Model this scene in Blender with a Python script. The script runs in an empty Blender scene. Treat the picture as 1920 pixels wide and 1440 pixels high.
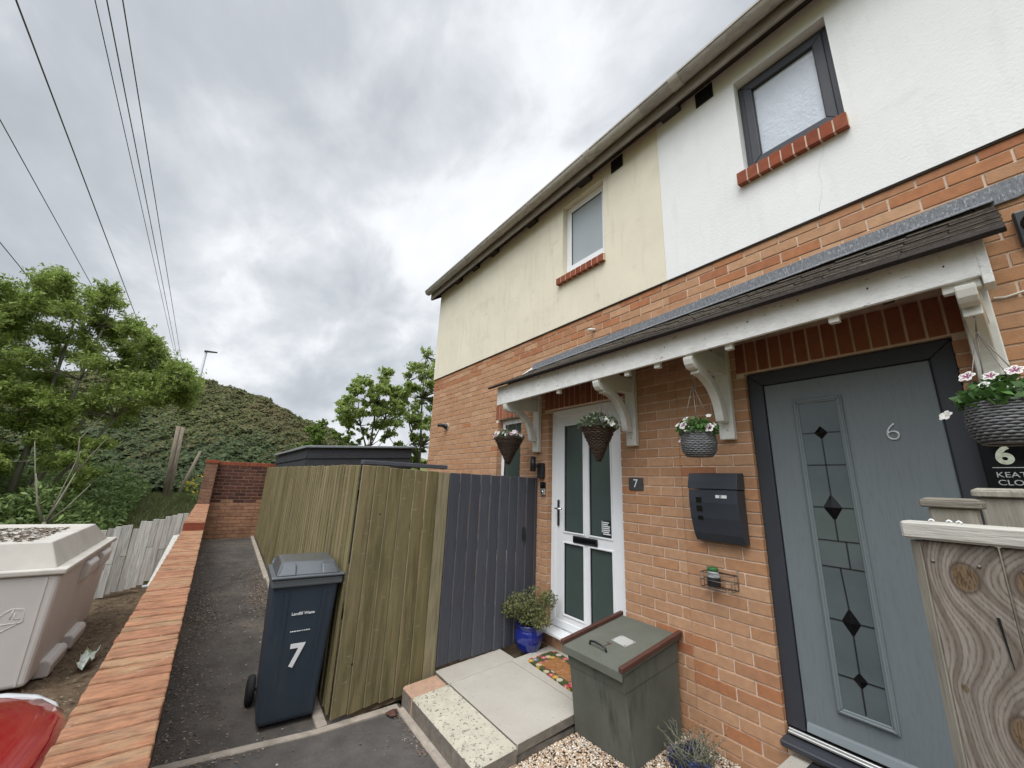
import bpy, bmesh, math, random
import numpy as np
from mathutils import Vector, Matrix, Euler
random.seed(7); np.random.seed(7)
R = math.radians
sc = bpy.context.scene
COL = sc.collection

# ------------------------------------------------------------------ camera
cam = bpy.data.objects.new("camera", bpy.data.cameras.new("camera"))
COL.objects.link(cam)
cr, cu, cd = Vector((0.594, 0.803, 0.038)), Vector((0.18, -0.179, 0.967)), Vector((-0.784, 0.568, 0.25))
cd.normalize(); cr = (cr - cd * cr.dot(cd)).normalized(); cu = cr.cross(cd)
mw = Matrix((cr, cu, -cd)).transposed().to_4x4(); mw.translation = Vector((2.234, -2.834, 1.717))
cam.matrix_world = mw
cam.data.sensor_width = 36.0; cam.data.lens = 36 * 730.5 / 1920
cam.data.clip_start = 0.05; cam.data.clip_end = 600
sc.camera = cam

# ------------------------------------------------------------------ sky and light
SUN_EL, SUN_AZ = 60.0, 152.0           # azimuth: clockwise from +Y
def make_world():
    w = bpy.data.worlds.new("World"); sc.world = w; w.use_nodes = True
    nt = w.node_tree; N = nt.nodes; L = nt.links; N.clear()
    out = N.new('ShaderNodeOutputWorld')
    sky = N.new('ShaderNodeTexSky'); sky.sky_type = 'NISHITA'; sky.sun_disc = False
    sky.sun_elevation = R(SUN_EL); sky.sun_rotation = R(SUN_AZ)
    b1 = N.new('ShaderNodeBackground'); b1.inputs['Strength'].default_value = 0.08
    L.new(sky.outputs[0], b1.inputs['Color'])
    tc = N.new('ShaderNodeTexCoord')
    sep = N.new('ShaderNodeSeparateXYZ'); L.new(tc.outputs['Generated'], sep.inputs[0])
    def m(op, a, b=None, c=None):
        n = N.new('ShaderNodeMath'); n.operation = op
        for i, v in enumerate((a, b, c)):
            if v is None: continue
            if isinstance(v, (int, float)): n.inputs[i].default_value = v
            else: L.new(v, n.inputs[i])
        return n.outputs[0]
    zc = m('MAXIMUM', sep.outputs['Z'], 0.0)
    den = m('ADD', zc, 0.42)              # flat cloud layer seen in perspective
    cx = m('DIVIDE', sep.outputs['X'], den); cy = m('DIVIDE', sep.outputs['Y'], den)
    cmb = N.new('ShaderNodeCombineXYZ'); L.new(cx, cmb.inputs[0]); L.new(cy, cmb.inputs[1])
    def noise(scale, detail, rough, dist, off):
        mp = N.new('ShaderNodeMapping'); mp.inputs['Location'].default_value = off
        mp.inputs['Rotation'].default_value = (0, 0, 0.5); mp.inputs['Scale'].default_value = (1.0, 1.35, 1)
        L.new(cmb.outputs[0], mp.inputs[0])
        n = N.new('ShaderNodeTexNoise'); n.inputs['Scale'].default_value = scale; n.inputs['Detail'].default_value = detail
        n.inputs['Roughness'].default_value = rough; n.inputs['Distortion'].default_value = dist
        L.new(mp.outputs[0], n.inputs['Vector']); return n.outputs['Fac']
    n1 = noise(1.5, 7, 0.52, 0.25, (3.1, 0.4, 0)); n2 = noise(4.2, 6, 0.55, 0.35, (7.7, 2.2, 0))
    f = m('ADD', m('MULTIPLY', n1, 0.68), m('MULTIPLY', n2, 0.32))
    # a thinner, brighter part of the cloud layer to the north-west
    dx = m('SUBTRACT', sep.outputs['X'], -0.62); dy = m('SUBTRACT', sep.outputs['Y'], 0.53); dz = m('SUBTRACT', sep.outputs['Z'], 0.50)
    d2 = m('ADD', m('ADD', m('MULTIPLY', dx, dx), m('MULTIPLY', dy, dy)), m('MULTIPLY', dz, dz))
    gl = m('POWER', 2.718, m('MULTIPLY', d2, -3.6))
    f = m('ADD', f, m('MULTIPLY', gl, 0.175))
    # dimmer lid of cloud higher up to the west
    ex = m('SUBTRACT', sep.outputs['X'], -0.72); ey = m('SUBTRACT', sep.outputs['Y'], -0.08); ez = m('SUBTRACT', sep.outputs['Z'], 0.68)
    e2 = m('ADD', m('ADD', m('MULTIPLY', ex, ex), m('MULTIPLY', ey, ey)), m('MULTIPLY', ez, ez))
    f = m('SUBTRACT', f, m('MULTIPLY', m('POWER', 2.718, m('MULTIPLY', e2, -5.0)), 0.05))
    ramp = N.new('ShaderNodeValToRGB'); L.new(f, ramp.inputs[0])
    e = ramp.color_ramp.elements
    e[0].position = 0.40; e[0].color = (0.475, 0.505, 0.545, 1)
    e[1].position = 0.74; e[1].color = (1.0, 1.0, 1.0, 1)
    x = e.new(0.49); x.color = (0.545, 0.575, 0.62, 1)
    x = e.new(0.57); x.color = (0.69, 0.72, 0.76, 1)
    x = e.new(0.64); x.color = (0.90, 0.92, 0.945, 1)
    # overcast sky, boosted overhead and behind the viewer, unseen, to brighten walls
    side = m('MAXIMUM', m('ADD', m('MULTIPLY', sep.outputs['Y'], -.80), m('MULTIPLY', sep.outputs['X'], .55)), 0.0)
    up = m('MAXIMUM', m('SUBTRACT', sep.outputs['Z'], 0.86), 0.0)
    k = m('ADD', m('ADD', 1.0, m('MULTIPLY', m('MULTIPLY', side, m('MULTIPLY', zc, zc)), 10.5)), m('MULTIPLY', up, 22.0))
    k = m('MULTIPLY', k, m('SUBTRACT', 1.0, m('MULTIPLY', m('MINIMUM', m('MULTIPLY', side, 1.6), 1.0), m('MULTIPLY', m('MAXIMUM', m('SUBTRACT', 0.42, zc), 0.0), 1.9))))
    b2 = N.new('ShaderNodeBackground'); L.new(ramp.outputs[0], b2.inputs['Color']); L.new(k, b2.inputs['Strength'])
    mx = N.new('ShaderNodeMixShader'); mx.inputs[0].default_value = 0.93
    L.new(b1.outputs[0], mx.inputs[1]); L.new(b2.outputs[0], mx.inputs[2]); L.new(mx.outputs[0], out.inputs[0])
make_world()
sl = bpy.data.lights.new("sun", 'SUN'); sl.energy = 1.5; sl.angle = R(38); sl.color = (1.0, 0.965, 0.91)
sun = bpy.data.objects.new("sun", sl); COL.objects.link(sun)
sdir = Vector((math.sin(R(SUN_AZ)) * math.cos(R(SUN_EL)), math.cos(R(SUN_AZ)) * math.cos(R(SUN_EL)), math.sin(R(SUN_EL))))
sun.rotation_euler = sdir.to_track_quat('Z', 'Y').to_euler()
vs = sc.view_settings; vs.view_transform = 'Standard'; vs.look = 'None'; vs.exposure = 0.16; vs.gamma = 1.0
sc.cycles.max_bounces = 6; sc.cycles.diffuse_bounces = 3; sc.cycles.glossy_bounces = 3; sc.cycles.transparent_max_bounces = 8
sc.cycles.use_denoising = True

# ------------------------------------------------------------------ material helper
def mat(name, col, rough=0.75, metal=0.0, var=0.15, ns=6.0, st=(1, 1, 1), isl=0.0, cols=None, patch=(), bump=0.0, bs=80.0, bst=None,
        spec=0.4, coat=0.0, two=False, trans=0.0, extra=None):
    """procedural material: noise variation, per-island tints, patches of other colours, bump"""
    mt = bpy.data.materials.new(name); mt.use_nodes = True
    nt = mt.node_tree; N = nt.nodes; L = nt.links
    bs_ = N['Principled BSDF']; out = N['Material Output']
    tc = N.new('ShaderNodeTexCoord')
    def mapped(stretch):
        mp = N.new('ShaderNodeMapping'); mp.inputs['Scale'].default_value = stretch
        L.new(tc.outputs['Object'], mp.inputs[0]); return mp.outputs[0]
    geo = N.new('ShaderNodeNewGeometry')
    def noise(scale, stretch, detail=6, rough_=0.6, dist=0.0, isl_off=False):
        n = N.new('ShaderNodeTexNoise'); n.inputs['Scale'].default_value = scale; n.inputs['Detail'].default_value = detail
        n.inputs['Roughness'].default_value = rough_; n.inputs['Distortion'].default_value = dist
        v = mapped(stretch)
        if isl_off:
            a = N.new('ShaderNodeVectorMath'); a.operation = 'MULTIPLY_ADD'
            L.new(geo.outputs['Random Per Island'], a.inputs[0]); a.inputs[1].default_value = (37, 53, 71); L.new(v, a.inputs[2]); v = a.outputs[0]
        L.new(v, n.inputs['Vector']); return n.outputs['Fac']
    def rgb(c): 
        n = N.new('ShaderNodeRGB'); n.outputs[0].default_value = (*c[:3], 1); return n.outputs[0]
    def mixc(f, a, b, mode='MIX'):
        n = N.new('ShaderNodeMix'); n.data_type = 'RGBA'; n.blend_type = mode
        if isinstance(f, (int, float)): n.inputs[0].default_value = f
        else: L.new(f, n.inputs[0])
        L.new(a, n.inputs[6]); L.new(b, n.inputs[7]); return n.outputs[2]
    def mrange(v, a, b, c, d):
        n = N.new('ShaderNodeMapRange'); L.new(v, n.inputs[0])
        for i, x in enumerate((a, b, c, d)): n.inputs[i + 1].default_value = x
        return n.outputs[0]
    if cols:
        rp = N.new('ShaderNodeValToRGB'); rp.color_ramp.interpolation = 'LINEAR'
        el = rp.color_ramp.elements
        while len(el) < len(cols): el.new(0.5)
        for i, c in enumerate(cols): el[i].position = i / (len(cols) - 1); el[i].color = (*c, 1)
        L.new(geo.outputs['Random Per Island'], rp.inputs[0]); c = rp.outputs[0]
    else: c = rgb(col)
    def scale_by(c, v):
        cm = N.new('ShaderNodeCombineColor'); 
        for i in range(3): L.new(v, cm.inputs[i])
        return mixc(1.0, c, cm.outputs[0], 'MULTIPLY')
    if isl:
        c = scale_by(c, mrange(geo.outputs['Random Per Island'], 0, 1, 1 - isl, 1 + isl))
    if var:
        c = scale_by(c, mrange(noise(ns, st, isl_off=bool(isl or cols)), 0.3, 0.7, 1 - var, 1 + var))
    for p in patch:
        pc, ps, lo, hi = p[:4]; pst = p[4] if len(p) > 4 else (1, 1, 1); amt = p[5] if len(p) > 5 else 1.0
        f = mrange(noise(ps, pst, 8, 0.65), lo, hi, 0, amt); c = mixc(f, c, rgb(pc))
    if extra: c = extra(N, L, tc, c, mixc, rgb, mrange)
    L.new(c, bs_.inputs['Base Color'])
    bs_.inputs['Roughness'].default_value = rough; bs_.inputs['Metallic'].default_value = metal
    bs_.inputs['Specular IOR Level'].default_value = spec; bs_.inputs['Coat Weight'].default_value = coat
    bs_.inputs['Coat Roughness'].default_value = 0.05
    if bump:
        b = N.new('ShaderNodeBump'); b.inputs['Strength'].default_value = bump; b.inputs['Distance'].default_value = 0.01
        L.new(noise(bs, bst or st, 5, 0.6), b.inputs['Height']); L.new(b.outputs[0], bs_.inputs['Normal'])
    if two or trans:
        t = N.new('ShaderNodeBsdfTranslucent'); L.new(c, t.inputs[0]); mx = N.new('ShaderNodeMixShader'); mx.inputs[0].default_value = trans or 0.3
        L.new(bs_.outputs[0], mx.inputs[1]); L.new(t.outputs[0], mx.inputs[2]); L.new(mx.outputs[0], out.inputs[0])
    return mt

# ------------------------------------------------------------------ mesh helper
ORG = {}
class MB:
    def __init__(s): s.v = []; s.f = []; s.m = []; s.s = []
    def add(s, vs, fs, m=0, smooth=False, M=None):
        o = len(s.v)
        for p in vs: s.v.append(tuple(M @ Vector(p)) if M is not None else tuple(p))
        for f in fs: s.f.append([o + i for i in f]); s.m.append(m); s.s.append(smooth)
    def box(s, x0, x1, y0, y1, z0, z1, m=0, M=None):
        s.add([(x0, y0, z0), (x1, y0, z0), (x1, y1, z0), (x0, y1, z0), (x0, y0, z1), (x1, y0, z1), (x1, y1, z1), (x0, y1, z1)],
              [(0, 3, 2, 1), (4, 5, 6, 7), (0, 1, 5, 4), (1, 2, 6, 5), (2, 3, 7, 6), (3, 0, 4, 7)], m, False, M)
    def hexa(s, b, t, m=0, M=None):            # bottom 4 points ccw, top 4 points
        s.add(list(b) + list(t), [(0, 3, 2, 1), (4, 5, 6, 7), (0, 1, 5, 4), (1, 2, 6, 5), (2, 3, 7, 6), (3, 0, 4, 7)], m, False, M)
    def prism(s, poly, axis, a, b, m=0, M=None, smooth=False):
        """poly of 2-D points extruded along axis; x:(y,z) y:(x,z) z:(x,y)"""
        def P(p, t): return {'x': (t, p[0], p[1]), 'y': (p[0], t, p[1]), 'z': (p[0], p[1], t)}[axis]
        n = len(poly); vs_ = [P(p, a) for p in poly] + [P(p, b) for p in poly]
        s.add(vs_, [tuple(range(n)), tuple(range(2 * n - 1, n - 1, -1))], m, False, M)
        o = len(s.v) - 2 * n
        for i in range(n): j = (i + 1) % n; s.f.append([o + i, o + j, o + n + j, o + n + i]); s.m.append(m); s.s.append(smooth)
    def tube(s, pts, r, n=8, m=0, cap=True):
        pts = [Vector(p) for p in pts]; rs = r if isinstance(r, (list, tuple)) else [r] * len(pts)
        o = len(s.v); up = Vector((0.13, 0.21, 0.97))
        for i, p in enumerate(pts):
            d = (pts[min(i + 1, len(pts) - 1)] - pts[max(i - 1, 0)]).normalized()
            a = d.cross(up)
            if a.length < 1e-3: a = d.cross(Vector((1, 0, 0)))
            a.normalize(); b = d.cross(a)
            for k in range(n):
                t = 2 * math.pi * k / n; s.v.append(tuple(p + (a * math.cos(t) + b * math.sin(t)) * rs[i]))
        for i in range(len(pts) - 1):
            for k in range(n):
                k2 = (k + 1) % n
                s.f.append([o + i * n + k, o + i * n + k2, o + (i + 1) * n + k2, o + (i + 1) * n + k]); s.m.append(m); s.s.append(True)
        if cap:
            s.f.append([o + k for k in range(n)]); s.m.append(m); s.s.append(False)
            e = o + (len(pts) - 1) * n; s.f.append([e + k for k in range(n - 1, -1, -1)]); s.m.append(m); s.s.append(False)
    def lathe(s, prof, c, n=28, m=0, M=None):
        o = len(s.v)
        for r, z in prof:
            for k in range(n):
                t = 2 * math.pi * k / n; p = Vector((c[0] + r * math.cos(t), c[1] + r * math.sin(t), c[2] + z))
                s.v.append(tuple(M @ p if M is not None else p))
        for i in range(len(prof) - 1):
            for k in range(n):
                k2 = (k + 1) % n; s.f.append([o + i * n + k, o + i * n + k2, o + (i + 1) * n + k2, o + (i + 1) * n + k]); s.m.append(m); s.s.append(True)
    def quad(s, a, b, c, d, m=0, smooth=False): s.add([a, b, c, d], [(0, 1, 2, 3)], m, smooth)
    def build(s, name, mats, parent=None, bevel=0.0, segs=1, label=None, kind=None, cat=None, group=None, org=None, smooth=False):
        o3 = Vector(org) if org is not None else (ORG.get(parent, Vector((0, 0, 0))) if parent else Vector((0, 0, 0)))
        me = bpy.data.meshes.new(name)
        me.from_pydata([tuple(Vector(p) - o3) for p in s.v], [], s.f)
        for x in (mats if isinstance(mats, (list, tuple)) else [mats]): me.materials.append(x)
        me.polygons.foreach_set('material_index', s.m); me.polygons.foreach_set('use_smooth', [bool(a) or smooth for a in s.s])
        bm = bmesh.new(); bm.from_mesh(me)
        bmesh.ops.recalc_face_normals(bm, faces=bm.faces)
        if bevel:
            ed = [e for e in bm.edges if len(e.link_faces) == 2 and e.calc_face_angle(0) > 0.5]
            bmesh.ops.bevel(bm, geom=ed, offset=bevel, segments=segs, affect='EDGES', profile=0.5, clamp_overlap=True)
        bm.to_mesh(me); bm.free(); me.update()
        ob = bpy.data.objects.new(name, me); COL.objects.link(ob)
        if parent is not None: ob.parent = parent
        else: ob.location = o3
        ORG[ob] = o3
        tag(ob, label, cat, group, kind); return ob
def tag(o, label=None, cat=None, group=None, kind=None):
    for k, v in (('label', label), ('category', cat), ('group', group), ('kind', kind)):
        if v: o[k] = v
def thing(name, label, cat, loc=(0, 0, 0), group=None, rot=None, local=False):
    o = bpy.data.objects.new(name, None); COL.objects.link(o); o.location = loc
    if rot: o.rotation_euler = rot
    o.empty_display_size = 0.1
    ORG[o] = Vector((0, 0, 0)) if local else Vector(loc)
    tag(o, label, cat, group); return o
def text(name, body, size, loc, rot, m, parent=None, ext=0.001, align='CENTER', sx=1.0, bevel=0.0, offset=0.0):
    cu_ = bpy.data.curves.new(name, 'FONT'); cu_.body = body; cu_.size = size; cu_.extrude = ext; cu_.align_x = align; cu_.align_y = 'CENTER'
    cu_.bevel_depth = bevel; cu_.offset = offset
    cu_.materials.append(m); o = bpy.data.objects.new(name, cu_); COL.objects.link(o)
    o.location = Vector(loc) - (ORG.get(parent, Vector((0, 0, 0))) if parent else Vector((0, 0, 0)))
    o.rotation_euler = rot; o.scale = (sx, 1, 1)
    dg = bpy.context.evaluated_depsgraph_get(); me = bpy.data.meshes.new_from_object(o.evaluated_get(dg)); me.name = name
    q = bpy.data.objects.new(name, me); q.location, q.rotation_euler, q.scale = o.location, o.rotation_euler, o.scale
    bpy.data.objects.remove(o); bpy.data.curves.remove(cu_); q.name = name; COL.objects.link(q)
    if parent: q.parent = parent
    return q
def quads_mesh(name, C, U, V, mats, parent=None, midx=None, leaf=True):
    """many small leaf faces at once; C centres, U half-length, V half-width vectors (n,3). Kite shaped, slightly folded."""
    n = len(C); o3 = np.array(ORG.get(parent, Vector((0, 0, 0)))) if parent else np.zeros(3)
    Nn = np.cross(U, V); Nn /= (np.linalg.norm(Nn, axis=1, keepdims=True) + 1e-9)
    fold = Nn * np.linalg.norm(V, axis=1, keepdims=True) * 0.3
    P = np.stack([C - U, C + V - U * 0.1 + fold, C + U, C - V - U * 0.1 + fold], 1).reshape(-1, 3) - o3
    me = bpy.data.meshes.new(name); me.vertices.add(4 * n); me.loops.add(4 * n); me.polygons.add(n)
    me.vertices.foreach_set('co', P.astype(np.float32).ravel()); me.loops.foreach_set('vertex_index', np.arange(4 * n, dtype=np.int32))
    me.polygons.foreach_set('loop_start', np.arange(0, 4 * n, 4, dtype=np.int32)); me.polygons.foreach_set('loop_total', np.full(n, 4, dtype=np.int32))
    for x in (mats if isinstance(mats, (list, tuple)) else [mats]): me.materials.append(x)
    if midx is not None: me.polygons.foreach_set('material_index', np.asarray(midx, dtype=np.int32))
    me.update(calc_edges=True); me.validate()
    ob = bpy.data.objects.new(name, me); COL.objects.link(ob)
    if parent is not None: ob.parent = parent
    ORG[ob] = Vector(o3); return ob
def rnd_dirs(n, zb=0.0):
    d = np.random.normal(size=(n, 3)); d[:, 2] += zb; return d / np.linalg.norm(d, axis=1, keepdims=True)
def leafset(C, size, asp=0.45, zb=0.0, jit=0.3):
    n = len(C); d = rnd_dirs(n, zb); t = np.cross(d, rnd_dirs(n)); t /= (np.linalg.norm(t, axis=1, keepdims=True) + 1e-9)
    w = np.cross(d, t); s = size * (1 + jit * (np.random.rand(n, 1) * 2 - 1)) * 0.5
    return t * s, w * s * asp

# ------------------------------------------------------------------ materials
TAN = [(0.408, 0.226, 0.127), (0.485, 0.278, 0.162), (0.437, 0.245, 0.141), (0.508, 0.306, 0.182), (0.420, 0.233, 0.133), (0.449, 0.238, 0.127)]
RED = [(0.398, 0.172, 0.083), (0.438, 0.206, 0.103), (0.362, 0.145, 0.073), (0.407, 0.213, 0.118), (0.398, 0.176, 0.087)]
M = {}
M['brick'] = mat('tan_brick', (0, 0, 0), .9, cols=TAN, var=.13, ns=22, patch=[((.50, .32, .20), 9, .60, .78, (1, 1, 1), .35), ((.20, .10, .06), 5, .62, .80, (1, 1, 1.8), .35)], bump=.35, bs=160, spec=.15)
M['redbrick'] = mat('red_brick', (0, 0, 0), .9, cols=RED, var=.14, ns=22, patch=[((.52, .30, .18), 10, .62, .8, (1, 1, 1), .3)], bump=.35, bs=160, spec=.15)
M['darkredbrick'] = mat('dark_red_brick', (0, 0, 0), .85, cols=[(.25, .068, .036), (.30, .085, .042), (.22, .06, .034), (.28, .092, .05)], var=.15, ns=25, bump=.3, bs=160, spec=.2)
M['soldier'] = mat('soldier_brick', (0, 0, 0), .88, cols=[(.29, .105, .058), (.235, .082, .046), (.32, .125, .068)], var=.12, ns=25, bump=.3, bs=160, spec=.15)
M['mortar'] = mat('mortar', (.68, .53, .41), .95, var=.18, ns=14, bump=.2, bs=200, spec=.1)
M['coping'] = mat('weathered_coping_brick', (0, 0, 0), .92, cols=[(.285, .132, .075), (.325, .165, .096), (.265, .122, .072), (.305, .170, .10), (.295, .137, .077)], var=.34, ns=14, st=(2.2, .8, 1),
                  patch=[((.34, .245, .14), 7, .50, .66, (2.0, .7, 1), .7), ((.15, .095, .07), 10, .56, .70, (2.4, .7, 1), .8), ((.55, .42, .33), 26, .62, .72, (1.8, .7, 1), .8), ((.20, .12, .08), 40, .58, .70, (2, .6, 1), .6)], bump=.9, bs=45, bst=(2, .7, 1), spec=.15)
M['copejoint'] = mat('dirty_coping_joint', (.19, .125, .09), .95, var=.35, ns=20)
M['oldbrick'] = mat('old_wall_brick', (0, 0, 0), .92, cols=[(.33, .175, .10), (.39, .21, .125), (.28, .145, .088)], var=.2, ns=18, patch=[((.13, .08, .055), 4, .5, .72, (1, 1, 1), .6)], bump=.4, bs=120, spec=.15)
M['pierbrick'] = mat('grimy_pier_brick', (0, 0, 0), .92, cols=[(.20, .112, .075), (.26, .145, .092), (.16, .092, .065)], var=.25, ns=14, patch=[((.09, .06, .048), 6, .5, .7, (1, 1, .6), .6)], bump=.4, bs=120, spec=.15)
M['sootbrick'] = mat('damp_dark_brick', (0, 0, 0), .92, cols=[(.085, .04, .032), (.12, .055, .042), (.065, .034, .03)], var=.3, ns=12, patch=[((.36, .30, .27), 16, .64, .76, (1, 1, .6), .7)], bump=.4, bs=120, spec=.15)
M['sootmortar'] = mat('damp_mortar', (.17, .125, .10), .95, var=.35, ns=10)
M['cream'] = mat('cream_render', (.755, .70, .56), .92, var=.05, ns=3, patch=[((.50, .46, .37), 5, .54, .74, (3.2, 3.2, .35), .35), ((.42, .38, .29), 2.2, .58, .80, (1, 1, 1.4), .4), ((.36, .33, .25), 7, .60, .78, (1, 1, 1.5), .35)], bump=.22, bs=60, spec=.15)
M['white'] = mat('white_render', (.83, .835, .825), .92, var=.03, ns=3, patch=[((.66, .66, .645), 4, .54, .78, (3.0, 3.0, .4), .38), ((.62, .63, .62), 3, .60, .82, (1, 1, 1.4), .45)], bump=.22, bs=60, spec=.15)
M['upvc'] = mat('white_upvc', (.80, .81, .82), .32, var=.02, spec=.5)
M['peelwhite'] = mat('peeling_white_paint', (.80, .80, .775), .7, var=.07, ns=12, patch=[((.22, .17, .13), 26, .635, .665, (.5, 1, 1.3), .9), ((.34, .30, .24), 60, .66, .70, (.6, 1, 1), .7), ((.42, .36, .28), 9, .62, .72, (.6, 1, 1), .6), ((.55, .54, .48), 5, .5, .7, (1, 1, 1), .5)], bump=.5, bs=50, spec=.3)
M['bracket'] = mat('aged_white_paint', (.70, .69, .63), .6, var=.07, ns=10, patch=[((.42, .36, .25), 9, .62, .78, (1, 1, .5), .6)], bump=.1, bs=60)
M['anthra'] = mat('anthracite_grey', (.040, .043, .052), .45, var=.06, ns=5, spec=.4)
M['tile'] = mat('roof_tile_brown', (0, 0, 0), .9, cols=[(.022, .018, .016), (.030, .024, .021), (.019, .016, .015), (.034, .028, .024)], var=.3, ns=30, patch=[((.15, .13, .105), 26, .68, .78, (1, 1, 1), .5), ((.03, .028, .025), 14, .55, .7, (1, 1, 1), .6), ((.09, .10, .04), 9, .66, .78, (1, 1, 1), .5)], bump=.7, bs=70, spec=.2)
M['tileedge'] = mat('pale_tile_edge', (0, 0, 0), .92, cols=[(.46, .40, .33), (.38, .33, .27), (.52, .46, .39)], var=.3, ns=30, patch=[((.05, .042, .036), 14, .58, .70, (1, 1, 1), .8)], bump=.5, bs=70, spec=.1)  # paler colour for the tiles' front butts, set against darker tops
M['lead'] = mat('lead_flashing', (.17, .178, .19), .65, var=.3, ns=30, st=(2.6, 1, .7), patch=[((.40, .415, .44), 55, .54, .62, (2.2, 1, .7), .75), ((.055, .058, .064), 60, .56, .64, (2.2, 1, .8), .8)], bump=.3, bs=60, spec=.3)
M['gutter'] = mat('weathered_gutter', (.42, .39, .34), .6, var=.15, ns=12, st=(1, 3, 3), patch=[((.16, .13, .10), 11, .52, .74, (1, 2, 2), .7)])
M['fascia'] = mat('weathered_fascia', (.27, .235, .20), .7, var=.2, ns=9, st=(.6, 2, 3), patch=[((.12, .10, .08), 8, .5, .72, (.8, 2, 3), .7)])
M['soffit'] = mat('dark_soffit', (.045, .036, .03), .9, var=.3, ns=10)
M['black'] = mat('black_plastic', (.016, .016, .018), .4, var=.05, spec=.5)
M['blackvoid'] = mat('dark_void', (.006, .006, .006), .9, var=0)
M['frost7'] = mat('frosted_green_glass', (.060, .082, .074), .22, var=.06, ns=4, bump=.04, bs=300, spec=.5)
M['obscure'] = mat('obscure_window_glass', (.56, .61, .68), .12, var=.10, ns=3, bump=.5, bs=46, spec=.6)
M['obscure2'] = mat('frosted_window_glass', (.36, .40, .42), .28, var=.08, ns=2, bump=.06, bs=200, spec=.5)
M['dglass'] = mat('grey_leaded_glass', (.100, .122, .126), .07, var=.15, ns=3, spec=.6)
M['winglass'] = mat('window_glass', (.05, .065, .06), .06, var=.05, spec=.6)
M['silver'] = mat('brushed_metal', (.62, .62, .60), .35, metal=.85, var=.06)
M['chrome'] = mat('chrome', (.8, .8, .78), .12, metal=1.0, var=0)
M['wire'] = mat('grey_wire', (.20, .18, .16), .45, metal=.6, var=.1)
M['whitepaint'] = mat('white_lettering', (.82, .83, .83), .6, var=0)
M['asphalt'] = mat('asphalt', (.092, .082, .072), .93, var=.30, ns=5, patch=[((.17, .14, .11), 1.6, .50, .68, (1, 1, 1), .6), ((.045, .042, .040), 1.1, .52, .68, (1, 1, 1), .6), ((.20, .185, .17), 105, .60, .68, (1, 1, 1), .55), ((.035, .032, .030), 85, .56, .68, (1, 1, 1), .6), ((.06, .07, .035), 3.5, .66, .80, (1, 1, 1), .45)], bump=.7, bs=230, spec=.2)
M['asphalt2'] = mat('asphalt_smooth', (.100, .092, .085), .93, var=.22, ns=6, patch=[((.15, .13, .115), 2.2, .52, .70, (1, 1, 1), .5), ((.06, .056, .054), 1.3, .52, .68, (1, 1, 1), .5), ((.22, .205, .19), 105, .60, .68, (1, 1, 1), .55), ((.04, .037, .035), 85, .56, .68, (1, 1, 1), .6)], bump=.6, bs=230, spec=.2)
M['kerb'] = mat('concrete_edging', (.34, .295, .245), .93, var=.2, ns=10, patch=[((.15, .125, .10), 9, .53, .72, (1, 1, 1), .7)], bump=.4, bs=90, spec=.15)
M['slab'] = mat('paving_slab_concrete', (.43, .40, .345), .92, var=.07, ns=5, patch=[((.34, .30, .26), 2.6, .52, .75, (1, 1, 1), .5), ((.17, .155, .14), 55, .63, .68, (1, 1, 1), .8), ((.38, .335, .30), 1.5, .5, .7, (1, 1, 1), .4)], bump=.25, bs=120, spec=.15)
M['speck'] = mat('weathered_exposed_concrete', (.50, .465, .375), .95, var=.12, ns=9, patch=[((.15, .13, .105), 42, .575, .61, (1, 1, 1), .9), ((.34, .30, .23), 70, .58, .70, (1, 1, 1), .6), ((.66, .63, .54), 40, .6, .7, (1, 1, 1), .5)], bump=.9, bs=45, spec=.1)
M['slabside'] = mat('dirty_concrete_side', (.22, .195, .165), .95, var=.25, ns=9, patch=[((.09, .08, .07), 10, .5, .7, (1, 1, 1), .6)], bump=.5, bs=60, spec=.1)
M['pinkblock'] = mat('pink_concrete_block', (.44, .285, .20), .95, var=.15, ns=18, patch=[((.24, .15, .11), 12, .56, .72, (1, 1, 1), .6)], bump=.5, bs=90, spec=.1)
M['gravel'] = mat('gravel_stone', (0, 0, 0), .8, cols=[(.62, .50, .36), (.42, .27, .16), (.70, .64, .54), (.33, .20, .12), (.55, .40, .25), (.78, .73, .64), (.26, .19, .15), (.50, .44, .38)], var=.15, ns=60, spec=.3)
M['soil'] = mat('garden_soil', (.105, .075, .048), .95, var=.4, ns=8, patch=[((.21, .165, .115), 14, .55, .72, (1, 1, 1), .7), ((.045, .032, .022), 6, .52, .7, (1, 1, 1), .7), ((.10, .11, .04), 4, .6, .75, (1, 1, 1), .5)], bump=1.0, bs=26, spec=.1)
M['litter'] = mat('dry_litter', (0, 0, 0), .9, cols=[(.16, .11, .075), (.22, .16, .11), (.11, .075, .05), (.40, .36, .31), (.17, .10, .07), (.13, .095, .07)], var=.1)
M['soillitter'] = mat('soil_litter', (0, 0, 0), .95, cols=[(.10, .07, .045), (.15, .11, .075), (.06, .045, .03), (.22, .18, .13)], var=.2)
M['earth'] = mat('grassy_earth', (.13, .145, .055), .95, var=.35, ns=2.0, patch=[((.16, .15, .06), 1.2, .5, .7, (1, 1, 1), .6)], spec=.1)
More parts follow.
